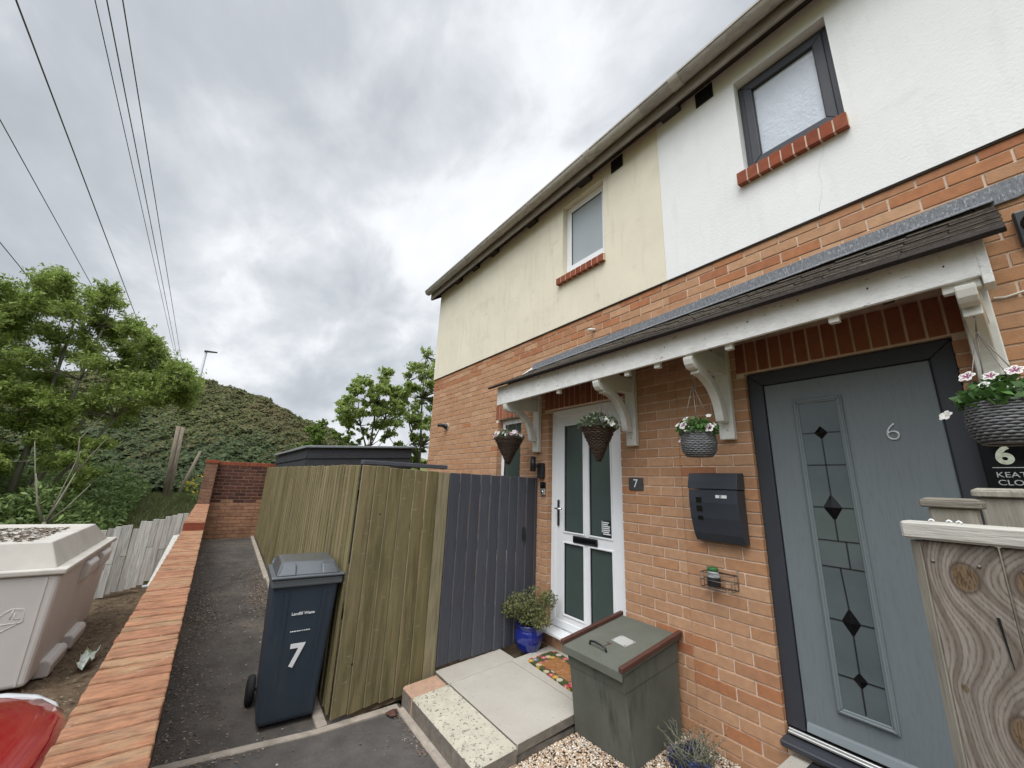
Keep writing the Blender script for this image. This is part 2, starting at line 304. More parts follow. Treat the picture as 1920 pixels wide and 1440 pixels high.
M['fence'] = mat('mossy_green_fence_board', (0, 0, 0), .88, cols=[(.205, .168, .086), (.255, .208, .118), (.180, .154, .074), (.235, .188, .110), (.212, .180, .088)], var=.22, ns=3, st=(5, 5, .6),
                 patch=[((.27, .235, .15), 4, .58, .76, (4, 4, .4), .5), ((.085, .088, .036), 3, .52, .72, (3, 3, .5), .7), ((.38, .33, .22), 12, .66, .72, (9, 9, .35), .7), ((.40, .36, .26), 5, .62, .66, (2, 2, 7), .35), ((.075, .064, .030), 2.6, .54, .68, (5, 5, .32), .65), ((.30, .265, .16), 7, .62, .74, (7, 7, .4), .5), ((.035, .032, .016), 10, .68, .76, (6, 6, .5), .7)], bump=.45, bs=20, bst=(8, 8, .5), spec=.15)
M['palefence'] = mat('scuffed_green_fence_board', (.27, .235, .145), .88, var=.30, ns=7, st=(7, 7, .55), patch=[((.33, .29, .20), 6, .55, .74, (6, 6, .5), .6), ((.09, .085, .04), 5, .6, .75, (5, 5, .5), .6)], bump=.45, bs=20, bst=(8, 8, .5), spec=.15)
M['gatewood'] = mat('slate_painted_boards', (0, 0, 0), .72, cols=[(.072, .075, .090), (.085, .088, .105), (.066, .069, .083)], var=.12, ns=7, st=(6, 6, .6), patch=[((.16, .16, .165), 11, .66, .76, (6, 6, .5), .5), ((.035, .033, .036), 6, .64, .78, (5, 5, .5), .6)], bump=.35, bs=20, bst=(8, 8, .5), spec=.3)
M['gateedge'] = mat('worn_slate_paint_edge', (.098, .101, .113), .75, var=.4, ns=14, st=(6, 6, .8))
M['shed'] = mat('black_stained_boards', (.030, .031, .036), .75, var=.25, ns=6, st=(1, 1, 8), patch=[((.09, .09, .095), 9, .60, .76, (1, 1, 7), .5)], bump=.3, bs=20, bst=(1, 1, 10))
M['shedroof'] = mat('grey_roof_felt', (.21, .225, .24), .8, var=.12, ns=12)
M['oldfence'] = mat('bleached_fence_board', (0, 0, 0), .9, cols=[(.42, .41, .375), (.52, .51, .47), (.33, .32, .29), (.46, .445, .40)], var=.28, ns=8, st=(7, 7, .5), patch=[((.13, .12, .095), 8, .58, .72, (7, 7, .6), .7), ((.20, .22, .12), 3, .6, .75, (3, 3, .6), .4)], bump=.4, bs=20, bst=(8, 8, .5), spec=.1)
M['oldpost'] = mat('weathered_timber', (.30, .25, .19), .92, var=.3, ns=8, st=(6, 6, .4), patch=[((.11, .09, .065), 8, .55, .7, (6, 6, .5), .7)], bump=.5, bs=20, bst=(8, 8, .5))
M['container'] = mat('grey_beige_plastic', (.55, .525, .495), .62, var=.06, ns=2, patch=[((.46, .43, .40), 2.2, .53, .72, (1, 1, .6), .55), ((.30, .28, .26), 30, .64, .72, (3, 3, .3), .4), ((.56, .53, .48), 16, .66, .74, (2, 2, .4), .35)], bump=.08, bs=40, spec=.35)
M['containerlid'] = mat('beige_plastic_lid', (.46, .435, .39), .65, var=.08, ns=3, patch=[((.36, .315, .25), 2.5, .5, .7, (1, 1, 1), .6), ((.24, .20, .155), 7, .6, .75, (1, 1, 1), .5)], bump=.08, bs=40, spec=.3)
M['scuff'] = mat('pale_scratches', (.66, .64, .61), .7, var=.05)
M['binbody'] = mat('slate_blue_bin_plastic', (.030, .043, .060), .45, var=.12, ns=4, st=(1, 1, .4), patch=[((.065, .075, .08), 3, .58, .78, (2, 2, .3), .5)], spec=.45)
M['binlid'] = mat('grey_bin_lid_plastic', (.075, .083, .09), .22, var=.1, ns=5, spec=.55)
M['binrim'] = mat('grey_bin_rim_plastic', (.095, .105, .112), .35, var=.1, ns=5, spec=.5)
M['tyre'] = mat('black_rubber', (.012, .012, .013), .8, var=.1)
M['felt'] = mat('green_mineral_felt', (.118, .123, .102), .95, var=.14, ns=4, patch=[((.19, .185, .15), 2.4, .56, .76, (1, 1, .5), .5), ((.055, .055, .048), 3.2, .56, .70, (3, 3, .35), .7), ((.20, .195, .165), 9, .60, .70, (3, 3, .5), .5), ((.16, .165, .14), 260, .55, .7, (1, 1, 1), .5)], bump=.4, bs=300, spec=.1)
M['feltlid'] = mat('green_mineral_felt_lid', (.135, .14, .115), .95, var=.1, ns=5, patch=[((.185, .175, .13), 3, .56, .76, (1, 1, 1), .4), ((.19, .195, .165), 260, .55, .7, (1, 1, 1), .5)], bump=.4, bs=300, spec=.1)
M['batten'] = mat('red_brown_batten', (.085, .036, .026), .6, var=.3, ns=10, st=(1, .3, 1), patch=[((.33, .24, .18), 16, .64, .74, (3, .8, 3), .8)], bump=.3, bs=40)
M['aluplate'] = mat('aluminium_plate', (.55, .55, .52), .5, metal=.35, var=.08, ns=8)
M['bluepot'] = mat('blue_glazed_ceramic', (.010, .022, .19), .12, var=.2, ns=6, spec=.6, coat=.6)
M['potsoil'] = mat('potting_soil', (.03, .022, .015), .95, var=.3, ns=30)
M['wicker'] = mat('brown_wicker', (0, 0, 0), .75, cols=[(.060, .036, .024), (.095, .060, .042), (.045, .028, .020), (.080, .055, .042)], var=.2, ns=20)
M['greyrattan'] = mat('grey_rattan', (0, 0, 0), .6, cols=[(.15, .152, .158), (.19, .19, .195), (.115, .117, .122)], var=.12, ns=20, spec=.4)
M['leaf'] = mat('basket_leaf', (0, 0, 0), .6, cols=[(.055, .13, .026), (.09, .19, .04), (.04, .095, .03), (.12, .22, .06)], var=0, trans=.25)
M['greyleaf'] = mat('grey_green_leaf', (0, 0, 0), .6, cols=[(.11, .15, .075), (.17, .20, .11), (.09, .115, .09), (.21, .24, .14)], var=0, trans=.2)
M['shrubleaf'] = mat('shrub_leaf', (0, 0, 0), .6, cols=[(.13, .155, .05), (.19, .205, .07), (.09, .115, .04), (.24, .23, .09), (.15, .17, .085)], var=0, trans=.2)
M['petwhite'] = mat('white_petal', (.80, .78, .74), .6, var=.05, trans=.25)
M['petpink'] = mat('pink_petal', (0, 0, 0), .6, cols=[(.50, .10, .22), (.62, .25, .36), (.72, .52, .60), (.36, .03, .12)], var=0, trans=.25)
M['petmag'] = mat('magenta_petal_centre', (.22, .015, .10), .6, var=.1)
M['petblue'] = mat('mauve_petal', (.28, .26, .42), .6, var=.1)
M['treeleaf'] = mat('ash_leaf', (0, 0, 0), .55, cols=[(.21, .295, .06), (.27, .355, .078), (.155, .23, .05), (.315, .395, .10), (.37, .44, .14)], var=.25, ns=.9, trans=.45)
M['maple'] = mat('young_maple_leaf', (0, 0, 0), .55, cols=[(.26, .345, .085), (.34, .43, .12), (.39, .47, .17), (.20, .28, .07)], var=.15, ns=1.0, trans=.55)
M['hedgeleaf'] = mat('bright_bush_leaf', (0, 0, 0), .6, cols=[(.15, .235, .045), (.21, .30, .06), (.11, .17, .04)], var=.2, ns=1.0, trans=.4)
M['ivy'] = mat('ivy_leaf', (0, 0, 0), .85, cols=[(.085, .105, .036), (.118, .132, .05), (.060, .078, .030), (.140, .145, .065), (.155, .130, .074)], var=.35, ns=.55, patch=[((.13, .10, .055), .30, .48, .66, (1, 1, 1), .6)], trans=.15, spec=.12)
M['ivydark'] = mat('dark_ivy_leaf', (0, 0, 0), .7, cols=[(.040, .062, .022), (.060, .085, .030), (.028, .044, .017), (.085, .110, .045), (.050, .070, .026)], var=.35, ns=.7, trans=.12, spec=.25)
M['under'] = mat('undergrowth_leaf', (0, 0, 0), .6, cols=[(.13, .205, .055), (.19, .265, .075), (.10, .165, .05), (.23, .29, .095)], var=.3, ns=.8, trans=.3)
M['grass'] = mat('grass_blade', (0, 0, 0), .6, cols=[(.13, .175, .055), (.19, .22, .08), (.23, .23, .11), (.11, .15, .05)], var=.2, ns=1.0, trans=.3)
M['yellowfl'] = mat('yellow_petal', (.55, .42, .03), .6, var=.1)
M['bark'] = mat('grey_green_bark', (.21, .205, .15), .9, var=.3, ns=6, st=(3, 3, .5), bump=.4, bs=20)
M['bark2'] = mat('dark_bark', (.075, .065, .05), .9, var=.3, ns=6, st=(3, 3, .5))
M['lampgrey'] = mat('galvanised_grey', (.40, .42, .44), .5, metal=.2, var=.05)
M['cable'] = mat('grey_cable', (.10, .105, .12), .6, var=0)
M['carred'] = mat('red_car_paint', (.30, .007, .018), .09, var=.02, ns=2, spec=.6, coat=1.0)
M['headlight'] = mat('clear_headlight', (.42, .43, .43), .15, var=.05, spec=.6)
M['mailgrey'] = mat('dark_powder_coat', (.036, .042, .054), .5, var=.08, ns=6, spec=.4)
M['slate'] = mat('slate_plaque', (.055, .058, .062), .6, var=.2, ns=14, bump=.2, bs=60)
M['gloss'] = mat('gloss_black_acrylic', (.006, .006, .007), .12, var=0, spec=.3)
M['mirror6'] = mat('mirror_acrylic', (.66, .70, .56), .2, metal=.3, var=.3, ns=40)
M['etch'] = mat('grey_lettering', (.42, .43, .42), .5, var=0)
M['mintgreen'] = mat('green_jar_lid', (.035, .15, .045), .4, var=.08)
M['jarglass'] = mat('jar_glass', (.35, .37, .37), .08, var=.05, spec=.7)
M['blackmat'] = mat('black_rubber_mat', (.014, .014, .016), .9, var=.25, ns=60, bump=.6, bs=120)
M['lav'] = mat('lavender_leaf', (0, 0, 0), .7, cols=[(.085, .10, .075), (.12, .135, .09), (.065, .08, .07), (.15, .15, .06)], var=0, trans=.2)
M['lavblue'] = mat('deep_blue_flower', (0, 0, 0), .7, cols=[(.035, .045, .14), (.055, .07, .20), (.022, .028, .09)], var=0)
M['paper'] = mat('crumpled_wrapper', (.52, .55, .50), .5, var=.3, ns=25, patch=[((.16, .24, .09), 9, .48, .60, (1, 1, 1), .9)])
M['binder'] = mat('white_sticker', (.75, .76, .76), .5, var=.02)

def grain_door(N, L, tc, c, mixc, rgb, mrange):
    mp = N.new('ShaderNodeMapping'); mp.inputs['Scale'].default_value = (26, 26, 1.7); L.new(tc.outputs['Object'], mp.inputs[0])
    n = N.new('ShaderNodeTexNoise'); n.inputs['Scale'].default_value = 1.6; n.inputs['Detail'].default_value = 3; n.inputs['Distortion'].default_value = .9; L.new(mp.outputs[0], n.inputs['Vector'])
    w = N.new('ShaderNodeMath'); w.operation = 'SINE'; k = N.new('ShaderNodeMath'); k.operation = 'MULTIPLY'; k.inputs[1].default_value = 34; L.new(n.outputs['Fac'], k.inputs[0]); L.new(k.outputs[0], w.inputs[0])
    return mixc(mrange(w.outputs[0], .45, 1.0, 0, .20), c, rgb((.095, .108, .112)))
M['door6'] = mat('grey_woodgrain_door', (.170, .196, .204), .36, var=.03, ns=3, spec=.4, extra=grain_door)
M['doortrim'] = mat('grey_door_moulding', (.175, .202, .21), .35, var=.03, spec=.4)

def knots(N, L, tc, c, mixc, rgb, mrange):
    """growth rings flowing round a few knots on the near boards (object x across, z up)"""
    sep = N.new('ShaderNodeSeparateXYZ'); L.new(tc.outputs['Object'], sep.inputs[0])
    def m(op, a, b=None):
        n = N.new('ShaderNodeMath'); n.operation = op
        for i, v in enumerate((a, b)):
            if v is None: continue
            if isinstance(v, (int, float)): n.inputs[i].default_value = v
            else: L.new(v, n.inputs[i])
        return n.outputs[0]
    mp = N.new('ShaderNodeMapping'); mp.inputs['Scale'].default_value = (9, 9, 2.2); L.new(tc.outputs['Object'], mp.inputs[0])
    nz = N.new('ShaderNodeTexNoise'); nz.inputs['Scale'].default_value = 1.0; nz.inputs['Detail'].default_value = 4; L.new(mp.outputs[0], nz.inputs['Vector'])
    x = sep.outputs['X']; z = sep.outputs['Z']
    F = m('ADD', m('MULTIPLY', x, 1.0), m('MULTIPLY', nz.outputs['Fac'], .045)); K = None
    for kx, kz, A, sg, r in ((.070, 1.504, .10, .072, .026), (.175, 1.505, .10, .07, .026), (.112, 1.188, .12, .082, .028), (.06, .80, .1, .08, .022), (.28, 1.05, .11, .08, .024), (.32, 1.50, .1, .07, .02), (.028, 1.249, .02, .03, .006)):
        dx = m('SUBTRACT', x, kx); dz = m('MULTIPLY', m('SUBTRACT', z, kz), .72)
        d2 = m('ADD', m('MULTIPLY', dx, dx), m('MULTIPLY', dz, dz))
        F = m('ADD', F, m('MULTIPLY', m('POWER', 2.718, m('MULTIPLY', d2, -1 / (sg * sg))), A))
        kk = m('POWER', 2.718, m('MULTIPLY', d2, -1 / (.66 * r * r))); K = kk if K is None else m('MAXIMUM', K, kk)
    w = m('SINE', m('MULTIPLY', F, 430.0))
    n2 = N.new('ShaderNodeTexNoise'); n2.inputs['Scale'].default_value = 30; n2.inputs['Detail'].default_value = 6; L.new(mp.outputs[0], n2.inputs['Vector'])
    c = mixc(mrange(m('ADD', w, m('MULTIPLY', m('SUBTRACT', n2.outputs['Fac'], .5), 3.4)), -.1, 1.6, 0, .72), c, rgb((.085, .064, .048)))
    w2 = m('SINE', m('MULTIPLY', F, 115.0))
    c = mixc(mrange(w2, .0, 1.0, 0, .55), c, rgb((.10, .075, .055)))
    c = mixc(mrange(K, .25, .42, 0, .92), c, rgb((.175, .118, .066)))
    c = mixc(m('MULTIPLY', mrange(K, .3, .5, 0, 1), mrange(n2.outputs['Fac'], .45, .6, 0, .8)), c, rgb((.075, .045, .025)))
    c = mixc(mrange(m('ABSOLUTE', m('SUBTRACT', K, .26)), 0.0, .14, .8, 0), c, rgb((.07, .048, .034)))
    return c
M['knotty'] = mat('knotty_weathered_board', (.27, .235, .20), .85, var=.2, ns=6, st=(5, 5, .6), patch=[((.12, .09, .065), 3.5, .5, .72, (4, 4, .9), .65), ((.36, .345, .31), 5, .56, .74, (5, 5, .6), .6)], extra=knots, bump=.3, bs=24, bst=(9, 9, .6), spec=.15)
M['railwood'] = mat('silvered_rail_timber', (.48, .462, .41), .85, var=.14, ns=9, st=(.7, 9, 9), patch=[((.20, .17, .13), 9, .55, .70, (.6, 9, 12), .75)], bump=.3, bs=20, bst=(.6, 9, 9), spec=.15)
M['darkcap'] = mat('dark_weathered_cap', (.17, .15, .12), .9, var=.3, ns=9, st=(1, 6, 6), patch=[((.30, .27, .22), 12, .56, .72, (1, 6, 6), .6)], bump=.4, bs=30)
M['postwood'] = mat('silvered_post_timber', (.30, .275, .225), .88, var=.22, ns=8, st=(7, 7, .6), patch=[((.12, .105, .08), 9, .56, .72, (8, 8, .6), .7)], bump=.4, bs=20, bst=(8, 8, .6), spec=.15)

def floral(N, L, tc, c, mixc, rgb, mrange):
    def vor(scale, seed):
        mp = N.new('ShaderNodeMapping'); mp.inputs['Location'].default_value = (seed, seed * .7, 0); L.new(tc.outputs['Object'], mp.inputs[0])
        v = N.new('ShaderNodeTexVoronoi'); v.voronoi_dimensions = '2D'; v.inputs['Scale'].default_value = scale; L.new(mp.outputs[0], v.inputs['Vector']); return v
    sep = N.new('ShaderNodeSeparateXYZ'); L.new(tc.outputs['Object'], sep.inputs[0])
    def m(op, a, b):
        n = N.new('ShaderNodeMath'); n.operation = op
        for i, v in enumerate((a, b)):
            if isinstance(v, (int, float)): n.inputs[i].default_value = v
            else: L.new(v, n.inputs[i])
        return n.outputs[0]
    ax = m('ABSOLUTE', sep.outputs['X'], 0); ay = m('ABSOLUTE', sep.outputs['Y'], 0)
    edge = m('MAXIMUM', m('DIVIDE', ax, .31), m('DIVIDE', ay, .155))
    g = vor(60, 0); fl = vor(15, 3.3)
    hs = N.new('ShaderNodeValToRGB'); hs.color_ramp.interpolation = 'CONSTANT'
    el = hs.color_ramp.elements; cs = [(.45, .035, .05), (.52, .46, .40), (.48, .28, .05), (.18, .20, .26), (.48, .09, .12), (.5, .40, .28)]
    while len(el) < len(cs): el.new(.5)
    for i, q in enumerate(cs): el[i].position = i / len(cs); el[i].color = (*q, 1)
    sr = N.new('ShaderNodeSeparateColor'); L.new(fl.outputs['Color'], sr.inputs[0]); L.new(sr.outputs[0], hs.inputs[0])
    grn = mixc(mrange(g.outputs['Distance'], .1, .5, 0, .8), rgb((.10, .13, .03)), rgb((.035, .045, .03)))
    d = fl.outputs['Distance']
    pat = mixc(mrange(d, .36, .42, 1, 0), grn, hs.outputs[0]); pat = mixc(mrange(d, .10, .14, 1, 0), pat, rgb((.62, .5, .25)))
    return mixc(mrange(edge, .55, .66, 0, 1), c, pat)
M['doormat'] = mat('floral_coir_doormat', (.31, .145, .06), .95, var=.3, ns=50, patch=[((.42, .30, .18), 10, .56, .66, (1, 3, 1), .6)], extra=floral, bump=.6, bs=200, spec=.1)

# ------------------------------------------------------------------ setting: ground
def alley_z(x): return 0.03 + max(0.0, -1.2 - x) * 0.036
b = MB()
xs = [-9.3, -7, -5, -3.5, -2.4, -1.18]
for i in range(len(xs) - 1):
    x0, x1 = xs[i], xs[i + 1]
    b.quad((x0, -2.84, alley_z(x0)), (x1, -2.84, alley_z(x1)), (x1, -1.80, alley_z(x1)), (x0, -1.80, alley_z(x0)))
b.build('path', M['asphalt'], kind='structure', label='tarmac path running up the side of the fence')
b = MB(); b.quad((-1.18, -2.84, .03), (5, -2.84, .03), (5, -1.37, .03), (-1.18, -1.37, .03)); b.build('pavement', M['asphalt2'], kind='structure', label='smooth tarmac in front of the house steps')
b = MB()
b.hexa([(-1.20, -2.84, -.1), (-1.14, -2.84, -.1), (-1.035, -1.94, -.1), (-1.09, -1.97, -.1)], [(-1.20, -2.84, .045), (-1.14, -2.84, .043), (-1.035, -1.94, .043), (-1.09, -1.97, .045)])
b.hexa([(-1.09, -1.97, -.1), (-1.035, -1.94, -.1), (-1.03, -1.40, -.1), (-1.10, -1.40, -.1)], [(-1.09, -1.97, .0455), (-1.035, -1.94, .0435), (-1.03, -1.40, .05), (-1.10, -1.40, .05)])
b.build('kerb', M['kerb'], kind='structure', bevel=.006, label='worn concrete edging between path and driveway')
b = MB(); b.hexa([(-1.03, -1.415, -.1), (4.5, -1.44, -.1), (4.5, -1.38, -.1), (-1.03, -1.37, -.1)], [(-1.03, -1.425, .045), (4.5, -1.45, .045), (4.5, -1.39, .055), (-1.03, -1.372, .055)])
b.build('kerb', M['kerb'], kind='structure', bevel=.008, label='concrete edging along the foot of the step')
b = MB()
for x0, x1 in ((-9.0, -5.2), (-5.195, -3.1), (-3.095, -1.09)):
    b.hexa([(x0, -1.95, -.1), (x1, -1.97, -.1), (x1, -1.90, -.1), (x0, -1.89, -.1)], [(x0, -1.95, alley_z(x0) + .035), (x1, -1.97, alley_z(x1) + .02), (x1, -1.90, alley_z(x1) + .025), (x0, -1.89, alley_z(x0) + .04)])
b.build('kerb', M['kerb'], kind='structure', bevel=.006, label='concrete edging under the alley fence')
# garden ground behind fence, soil under gravel
b = MB(); b.quad((-9.3, -1.86, .10), (-1.12, -1.86, .02), (-1.12, 0.3, .18), (-9.3, 6, .2)); b.quad((-1.13, -1.02, .02), (-.88, -1.02, .02), (-.88, 0, .2), (-1.13, 0, .2)); b.build('ground', M['soil'], kind='structure', label='bare soil of the back garden and by the gate')
b = MB(); b.quad((-.02, -1.37, .075), (4.5, -1.37, .075), (4.5, 0.02, .135), (-.02, .02, .135)); b.build('ground', M['soil'], kind='structure', label='soil beneath the gravel bed')
# terrain beyond the low wall, rising to the ivy mound
def sm(a, b_, x):
    t = np.clip((x - a) / (b_ - a), 0, 1); return t * t * (3 - 2 * t)
def crest(y):
    return np.interp(y, [-30, -14, -9, -5, -4.2, -3.0, -1.8, -.7, .4, 1.5, 3, 12], [3.6, 4.4, 5.1, 5.5, 5.55, 5.5, 5.25, 4.85, 4.35, 3.85, 3.3, 2.6])
def terr(X, Y):
    X = np.asarray(X, float); Y = np.asarray(Y, float)
    z = -.25 + 1.15 * sm(-7.2, -13, X) + .15 * sm(-12, -15, X)
    h = sm(-13.9, -22, X) ** .75
    z = z + (crest(Y) - .9) * h - .05
    z = z + .12 * np.sin(X * .9 + Y * 1.3) * h + .10 * np.sin(Y * 2.1 - X * .5) * h
    return np.where(X > -7.2, -.25, z)
def grid_mesh(name, xs, ys, fz, m, **k):
    b = MB(); nx, ny = len(xs), len(ys)
    XX, YY = np.meshgrid(xs, ys, indexing='ij'); ZZ = fz(XX, YY)
    b.v = [tuple(p) for p in np.stack([XX, YY, ZZ], -1).reshape(-1, 3)]
    for i in range(nx - 1):
        for j in range(ny - 1):
            b.f.append([i * ny + j, (i + 1) * ny + j, (i + 1) * ny + j + 1, i * ny + j + 1]); b.m.append(0); b.s.append(True)
    return b.build(name, m, **k)
grid_mesh('ground', np.linspace(-13.9, 6, 60), np.linspace(-14, -3.06, 40), lambda X, Y: terr(X, Y) + .03 * np.sin(X * 5 + Y * 3) * np.sin(Y * 7) * (X < -7) + .035 * np.sin(X * 9.1) * np.sin(Y * 8.3 + X * 3), M['soil'], kind='structure', label='rough soil beyond the low brick wall')
grid_mesh('terrain', np.linspace(-13.9, -9.1, 16), np.linspace(-3.06, 20, 40), terr, M['earth'], kind='structure', label='ground behind the gardens')
grid_mesh('hill', np.linspace(-34, -13.9, 50), np.linspace(-40, 30, 120), terr, M['earth'], kind='structure', label='rounded earth mound under the ivy')
b = MB(); b.quad((-400, -400, -.6), (300, -400, -.6), (300, 400, -.6), (-400, 400, -.6)); b.build('ground', M['earth'], kind='structure', label='distant ground to the horizon')

# ------------------------------------------------------------------ bricks
Z0 = .025
def brick_rows(b, x0, x1, z0, z1, holes=(), y=0.0, depth=.1, off=(.147, .042), P=None, mfun=None, jit=.0012, L=.225, H=.075, zref=Z0):
    """stretcher bond of single bricks in the plane y (or through P(x,d,z)); clipped at holes"""
    r = math.floor((z0 - zref) / H + .5)
    while zref + r * H < z1 - .02:
        za, zb = zref + r * H + .005, zref + (r + 1) * H - .005
        za, zb = max(za, z0), min(zb, z1)
        if zb - za < .02: r += 1; continue
        spans = [(x0, x1)]
        for hx0, hx1, hz0, hz1 in holes:
            if za < hz1 - .012 and zb > hz0 + .012:
                ns_ = []
                for s0, s1 in spans:
                    if hx1 <= s0 or hx0 >= s1: ns_.append((s0, s1)); continue
                    if hx0 > s0: ns_.append((s0, hx0))
                    if hx1 < s1: ns_.append((hx1, s1))
                spans = ns_
        o = off[r % 2]
        for s0, s1 in spans:
            k = math.floor((s0 - o) / L); pcs = []
            while o + k * L < s1:
                xa, xb = max(o + k * L + .005, s0), min(o + (k + 1) * L - .005, s1); k += 1
                if xb - xa > .0: pcs.append([xa, xb])
            while len(pcs) > 1 and pcs[0][1] - pcs[0][0] < .055: pcs[1][0] = pcs[0][0]; pcs.pop(0)
            while len(pcs) > 1 and pcs[-1][1] - pcs[-1][0] < .055: pcs[-2][1] = pcs[-1][1]; pcs.pop()
            if pcs: pcs[0][0] = min(pcs[0][0], s0 + .0) if pcs[0][0] - s0 < .02 else pcs[0][0]; pcs[-1][1] = s1 if s1 - pcs[-1][1] < .02 else pcs[-1][1]
            for xa, xb in pcs:
                d = random.uniform(-jit, jit); mi = mfun((xa + xb) / 2, (za + zb) / 2) if mfun else 0
                if P is None: b.box(xa, xb, y + d, y + depth, za + random.uniform(-.0008, .0008), zb + random.uniform(-.0008, .0008), mi)
                else:
                    c = [P(xx, dd, zz) for zz in (za, zb) for xx, dd in ((xa, d), (xb, d), (xb, depth), (xa, depth))]
                    b.hexa(c[:4], c[4:], mi)
        r += 1
def holed_plate(b, x0, x1, z0, z1, holes, y0, y1, m=0):
    """front face at y0 with rectangular openings and reveals back to y1"""
    X = sorted({x0, x1, *[h[i] for h in holes for i in (0, 1) if x0 < h[i] < x1]}); Zs = sorted({z0, z1, *[h[i] for h in holes for i in (2, 3) if z0 < h[i] < z1]})
    for i in range(len(X) - 1):
        for j in range(len(Zs) - 1):
            cx, cz = (X[i] + X[i + 1]) / 2, (Zs[j] + Zs[j + 1]) / 2
            if any(h[0] < cx < h[1] and h[2] < cz < h[3] for h in holes): continue
            b.quad((X[i], y0, Zs[j]), (X[i + 1], y0, Zs[j]), (X[i + 1], y0, Zs[j + 1]), (X[i], y0, Zs[j + 1]), m)
    for h in holes:
        a, c, d, e = max(h[0], x0), min(h[1], x1), max(h[2], z0), min(h[3], z1)
        if a >= c or d >= e: continue
        b.quad((a, y0, d), (a, y1, d), (a, y1, e), (a, y0, e), m); b.quad((c, y0, d), (c, y0, e), (c, y1, e), (c, y1, d), m)
        if h[3] < z1: b.quad((a, y0, e), (a, y1, e), (c, y1, e), (c, y0, e), m)
        if h[2] > z0: b.quad((a, y0, d), (c, y0, d), (c, y1, d), (a, y1, d), m)
    b.quad((x0, y0, z0), (x0, y0, z1), (x0, y1, z1), (x0, y1, z0), m); b.quad((x1, y0, z0), (x1, y1, z0), (x1, y1, z1), (x1, y0, z1), m)
    b.quad((x0, y0, z0), (x0, y1, z0), (x1, y1, z0), (x1, y0, z0), m); b.quad((x0, y0, z1), (x1, y0, z1), (x1, y1, z1), (x0, y1, z1), m)

XL, XP, XR = -4.03, .555, 5.0
D7 = (-.965, 0.0, .385, 2.525); D6 = (1.075, 2.05, .38, 2.525); W0 = (-1.95, -1.46, .9, 2.525)
W7 = (-.74, -.115, 4.08, 5.0); W6 = (1.25, 1.855, 4.10, 4.95)
SOL = [(-2.01, -1.405, 2.53, 2.75), (-1.03, .045, 2.53, 2.75), (1.02, 2.12, 2.53, 2.75)]
def bmat(x, z):
    if z > 3.25: return 1 if random.random() < .68 else 0
    if .50 < z < .78 and x > .35: return 1 if random.random() < .5 else 0
    return 1 if random.random() < .015 else 0

def house(tagname, label, x0, x1, doors, wins, rmat, soldiers, extra_hole=None):
    h = thing('terraced_house', label, 'house', ((x0 + x1) / 2, .5, 0), group='pair of terraced houses')
    b = MB(); holes = list(doors) + ([extra_hole] if extra_hole else [])
    brick_rows(b, x0, x1, .10, 3.475, holes + soldiers, mfun=bmat)
    for s in soldiers:
        n = round((s[1] - s[0]) / .0755); w = (s[1] - s[0]) / n
        for i in range(n): b.box(s[0] + i * w + .005, s[0] + (i + 1) * w - .005, random.uniform(-.001, .001), .1, s[2] + .004, s[3] - .004, 2)
    holed_plate(b, x0 + .003, x1 - .0005, .0, 3.48, [(h_[0] - .004, h_[1] + .004, h_[2] - .004, h_[3] + .004) for h_ in holes], .0065, .3, 3)
    if x0 == XL:                       # brick gable end
        brick_rows(b, 0.0, 6.0, .10, 3.47, P=lambda u, d, z: (XL + d - .001, u + .002, z), mfun=bmat, off=(.04, .15))
        b.quad((XL + .012, .02, 0), (XL + .012, 6, 0), (XL + .012, 6, 3.48), (XL + .012, .02, 3.48), 3)
    b.build('brick_wall', [M['brick'], M['redbrick'], M['soldier'], M['mortar']], h, bevel=.0018)
    b = MB(); holed_plate(b, x0 - (.016 if x0 == XL else 0), x1 - .0005, 3.468, 5.34, wins, -.016, .25)
    if x0 == XL: b.box(XL - .016, XL, -.012, 6, 3.468, 5.34); b.prism([(-.012, 5.34), (6, 5.34), (3, 7.4)], 'x', XL - .016, XL)
    if x0 == XL: b.box(XL, x1 - .01, 5.97, 6, 0, 5.3)
    b.build('rendered_wall', rmat, h)
    # dark strip standing in for the drip's shadow under the render
    b = MB(); b.box(x0 + .01, x1 - .001, -.010, .0, 3.456, 3.4675); b.build('drip_shadow', M['soffit'], h)
    return h
H7 = house('7', 'brick terraced house with cream rendered upper floor and white front door', XL, XP - .001, [D7], [W7], M['cream'], SOL[:2], W0)
H6 = house('6', 'brick terraced house with white rendered upper floor and grey front door', XP, XR, [D6], [W6], M['white'], SOL[2:])
# black sheets standing in for the unlit interior behind openings
for hs, a, c in ((H7, XL + .2, XP - .02), (H6, XP + .02, XR - .1)):
    b = MB(); b.quad((a, .29, .1), (c, .29, .1), (c, .29, 5.2), (a, .29, 5.2)); b.build('dark_backing', M['blackvoid'], hs)

